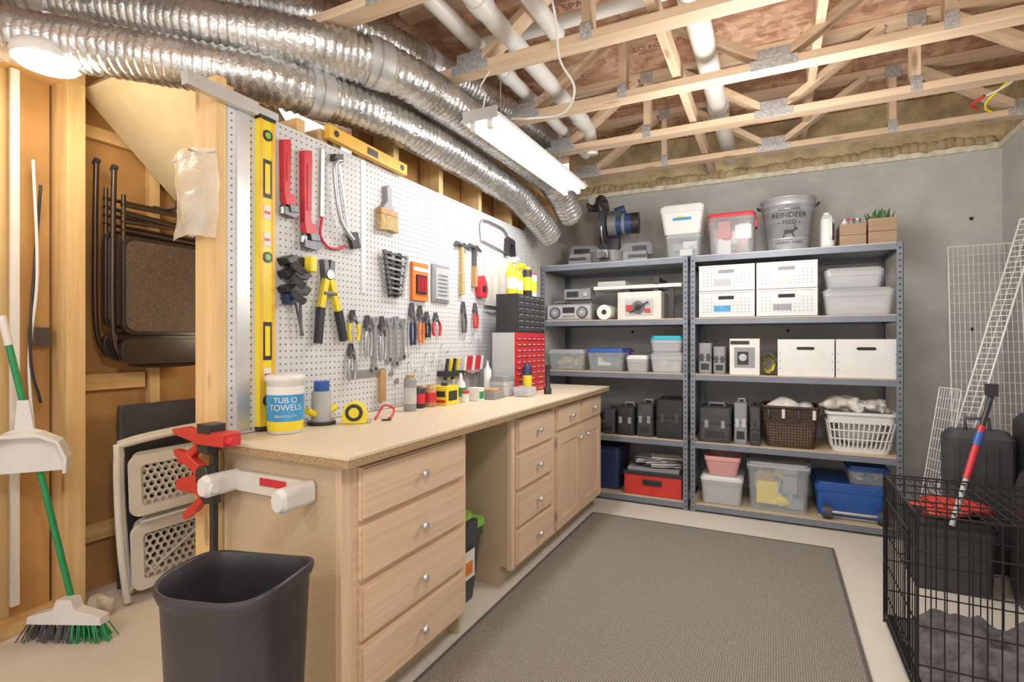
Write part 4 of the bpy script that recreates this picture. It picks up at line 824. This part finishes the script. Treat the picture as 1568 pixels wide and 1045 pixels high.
# ---------------------------------------------------------------- broom + dustpan
b=B('broom_with_dustpan'); p0=Vector((-2.60,1.13,.15)); p1=Vector((-2.73,.955,1.32)); d=(p1-p0)
b.tube([p0,p0+d*.9],.012,mGreen,10); b.tube([p0+d*.9,p1],.014,mWhite,10)
b.at((-2.58,1.11,0),(0,0,25))
b.prism([(-.03,.17),(.03,.17),(.045,.13),(.15,.10),(.155,.07),(-.155,.07),(-.15,.10),(-.045,.13)],mWhite,(0,-.025,0),(1,0,0),(0,0,1),(0,.05,0))
for k in range(170):
    x=random.uniform(-.15,.15); y=random.uniform(-.02,.02)
    b.tube([(x,y,.075),(x*1.2+random.uniform(-.01,.01),y*2,.004)],.0032,mBrG if x<.03 else mGreen,5)
b.T=Matrix()
pc=p0+d*.58; b.at(tuple(pc+Vector((.03,-.03,0))),(6,0,50))
b.prism([(-.14,-.13),(.14,-.13),(.145,-.07),(.12,.0),(.06,.035),(.03,.045),(.025,.10),(.018,.16),(-.018,.16),(-.025,.10),(-.03,.045),(-.06,.035),(-.12,.0),(-.145,-.07)],mWhite,(0,0,0),(1,0,0),(0,0,1),(0,-.012,0))
b.prism([(-.14,-.13),(-.145,-.07),(-.12,0),(-.06,.035),(.06,.035),(.12,0),(.145,-.07),(.14,-.13),(.128,-.13),(.132,-.07),(.112,-.008),(.055,.022),(-.055,.022),(-.112,-.008),(-.132,-.07),(-.128,-.13)],mWhite,(0,-.012,0),(1,0,0),(0,0,1),(0,-.05,0))
b.T=Matrix(); b.done(.002)
b=B('leaning_rods')
for k in range(4): b.tube([(-2.70-.015*k,.80+.04*k,.005),(-2.79,.77+.045*k,.62+.10*k)],.009,mBrTube,6)
b.done()
b=B('plastic_grocery_bag'); b.sph((-2.68,1.27,.04),(.04,.035,.04),mBag,22,14,1.2,30); b.done()
# ---------------------------------------------------------------- dog crate
b=B('wire_dog_crate'); x0,x1,y0,y1,h=.43,1.33,2.17,2.76,.64; w=.0022; W=.004
def wl(p,q,r=w): b.cyl(p,q,r,mWire,n=5,caps=False)
for z in (.03,.14,.27,.40,.52,h):
    for p,q in (((x0,y0,z),(x1,y0,z)),((x0,y1,z),(x1,y1,z)),((x0,y0,z),(x0,y1,z)),((x1,y0,z),(x1,y1,z))): wl(p,q,W if z in(.03,h) else .003)
nx=25; ny=16
for i in range(nx+1):
    x=x0+(x1-x0)*i/nx; wl((x,y0,.03),(x,y0,h)); wl((x,y1,.03),(x,y1,h)); wl((x,y0,h),(x,y1,h))
for i in range(ny+1):
    y=y0+(y1-y0)*i/ny; wl((x0,y,.03),(x0,y,h)); wl((x1,y,.03),(x1,y,h))
for i in range(5): wl((x0,y0+(y1-y0)*(i+.5)/5,h+.002),(x1,y0+(y1-y0)*(i+.5)/5,h+.002),.003)
for x in (x0,x1):
    for y in (y0,y1): wl((x,y,.0),(x,y,h+.01),.0045)
for p,q in (((x0-.008,y0+.08,.08),(x0-.008,y0+.5,.08)),((x0-.008,y0+.08,.56),(x0-.008,y0+.5,.56)),((x0-.008,y0+.08,.08),(x0-.008,y0+.08,.56)),((x0-.008,y0+.5,.08),(x0-.008,y0+.5,.56))): wl(p,q,.004)
for z in (.18,.46): b.tube([(x0-.012,y0+.05,z),(x0-.03,y0+.06,z),(x0-.03,y0+.12,z),(x0-.012,y0+.13,z)],.003,mWire,6)
b.box((x0+.01,y0+.01,.012),(x1-.01,y1-.01,.03),mBlk); b.done()
b=B('dog_blanket'); G=[];n=56
for i in range(n+1):
    for j in range(n+1):
        x=x0+.03+(x1-x0-.06)*i/n; y=y0+.03+(y1-y0-.08)*j/n; ed=min(i,n-i,j,n-j)/n
        v=Vector((x+.05*math.sin(y*17),y+.04*math.sin(x*13),0)); f=1-abs(noise.noise(v*6))*2
        G.append((x,y,.036+min(1,ed*8)*(.05+.06*f*f+.05*noise.noise(v*3)+.01*noise.noise(v*24))))
b.add(G,[(i*(n+1)+j,(i+1)*(n+1)+j,(i+1)*(n+1)+j+1,i*(n+1)+j+1) for i in range(n) for j in range(n)],mDCloth,True); b.done()
tote('black_storage_tote',.62,.95,0,.34,mBlk2,mBlk,y0=3.20,dep=.34).done()
b=B('red_nylon_bag'); b.sph((.80,3.34,.38),(.14,.09,.036),mRed2,24,14,1.0,18); b.done()
b=B('black_duffel_bag'); b.loft([rr(1.16,3.1,.15,.2,.06,.001),rr(1.16,3.1,.17,.22,.08,.10),rr(1.15,3.1,.165,.21,.08,.45),rr(1.14,3.12,.12,.17,.07,.60),rr(1.13,3.13,.06,.12,.05,.66)],mBlk,smooth=True)
b.tube(spline([(1.10,2.98,.60),(1.06,2.95,.70),(1.08,3.05,.76),(1.12,3.16,.66)],.03),.012,mBlk2); b.done(.004)
def suitcase(cx,cy,hx,hy,h,m):
    b=B('black_suitcase'); b.loft([rr(cx,cy,hx-.005,hy-.005,.04,.001),rr(cx,cy,hx,hy,.04,.03),rr(cx,cy,hx,hy,.04,h-.04),rr(cx,cy,hx-.025,hy-.025,.04,h)],m); 
    for k in range(5): u=-hx*.75+hx*1.5*k/4; b.box((cx+u-.01,cy-hy-.006,.08),(cx+u+.01,cy-hy+.002,h-.08),mBlk2)
    b.tube([(cx-.05,cy,h),(cx-.05,cy,h+.06),(cx+.05,cy,h+.06),(cx+.05,cy,h)],.01,mBlk2); b.done()
suitcase(.985,3.66,.145,.085,.74,mBlk2); suitcase(1.24,3.58,.10,.15,.84,mBlk)
b=B('snow_brush'); p=Vector((.75,3.13,.35)); q=Vector((.955,3.34,.96)); d=q-p
b.tube([p,p+d*.35],.012,mLG); b.tube([p+d*.35,p+d*.75],.015,mRed); b.tube([p+d*.6,p+d*.7],.018,mBlue); b.tube([p+d*.75,q],.012,mBlk); b.box((q.x-.02,q.y-.02,q.z-.01),(q.x+.02,q.y+.03,q.z+.05),mBlk); b.done()
def wgrid(name,A,Bv,Cv,nu,nv,r,rim,m=mWireW):
    b=B(name); A=Vector(A);U=Vector(Bv)-A;V=Vector(Cv)-A
    for i in range(nu+1): b.cyl(A+U*i/nu,A+U*i/nu+V,r if 0<i<nu else rim,m,n=5,caps=False)
    for j in range(nv+1): b.cyl(A+V*j/nv,A+V*j/nv+U,r if 0<j<nv else rim,m,n=5,caps=False)
    b.done()
wgrid('wire_shelf_rack',(.76,3.80,.006),(.83,3.76,.006),(1.27,4.0,1.92),2,62,.003,.006)
wgrid('wire_shelf_rack',(.95,3.90,.006),(1.29,3.88,.006),(1.0,4.25,1.82),14,30,.0018,.005)
wgrid('wire_shelf_rack',(.73,3.80,.006),(.79,3.64,.006),(.87,3.86,.95),8,16,.002,.004)
# ---------------------------------------------------------------- lights
def light(t,name,loc,e,col=(1,1,1),**k):
    l=bpy.data.lights.new(name,t); l.energy=e; l.color=col
    for a,v in k.items(): setattr(l,a,v)
    o=bpy.data.objects.new(name,l); o.location=loc; bpy.context.collection.objects.link(o); return o
light('AREA','fluorescent_light',(-1.21,2.72,2.19),15,(1,.98,.95),shape='RECTANGLE',size=.12,size_y=1.15)
light('POINT','fill_light_main',(.15,.1,2.25),62,(1,.965,.91),shadow_soft_size=.15)  # unseen lamp added above the camera so the ceiling gets light
light('POINT','fill_light_rear',(-1.2,-1.0,2.2),42,(1,.95,.88),shadow_soft_size=.15)  # unseen fill behind the camera, no fixture modelled
light('POINT','fill_light_far',(-.05,2.75,1.95),46,(1,.965,.915),shadow_soft_size=.25)  # added midair fill without a fixture, brightens back wall and shelves
light('POINT','closet_light',(-2.44,.985,2.15),9,(1,.84,.60),shadow_soft_size=.1)
light('POINT','stair_fill_light',(-2.3,2.1,1.3),6,(1,.84,.58),shadow_soft_size=.1)  # unseen warm fill under the stairs, no lamp body there
w=bpy.data.worlds.new('world'); bpy.context.scene.world=w; w.use_nodes=True
w.node_tree.nodes['Background'].inputs[0].default_value=(1,.975,.94,1); w.node_tree.nodes['Background'].inputs[1].default_value=1.3
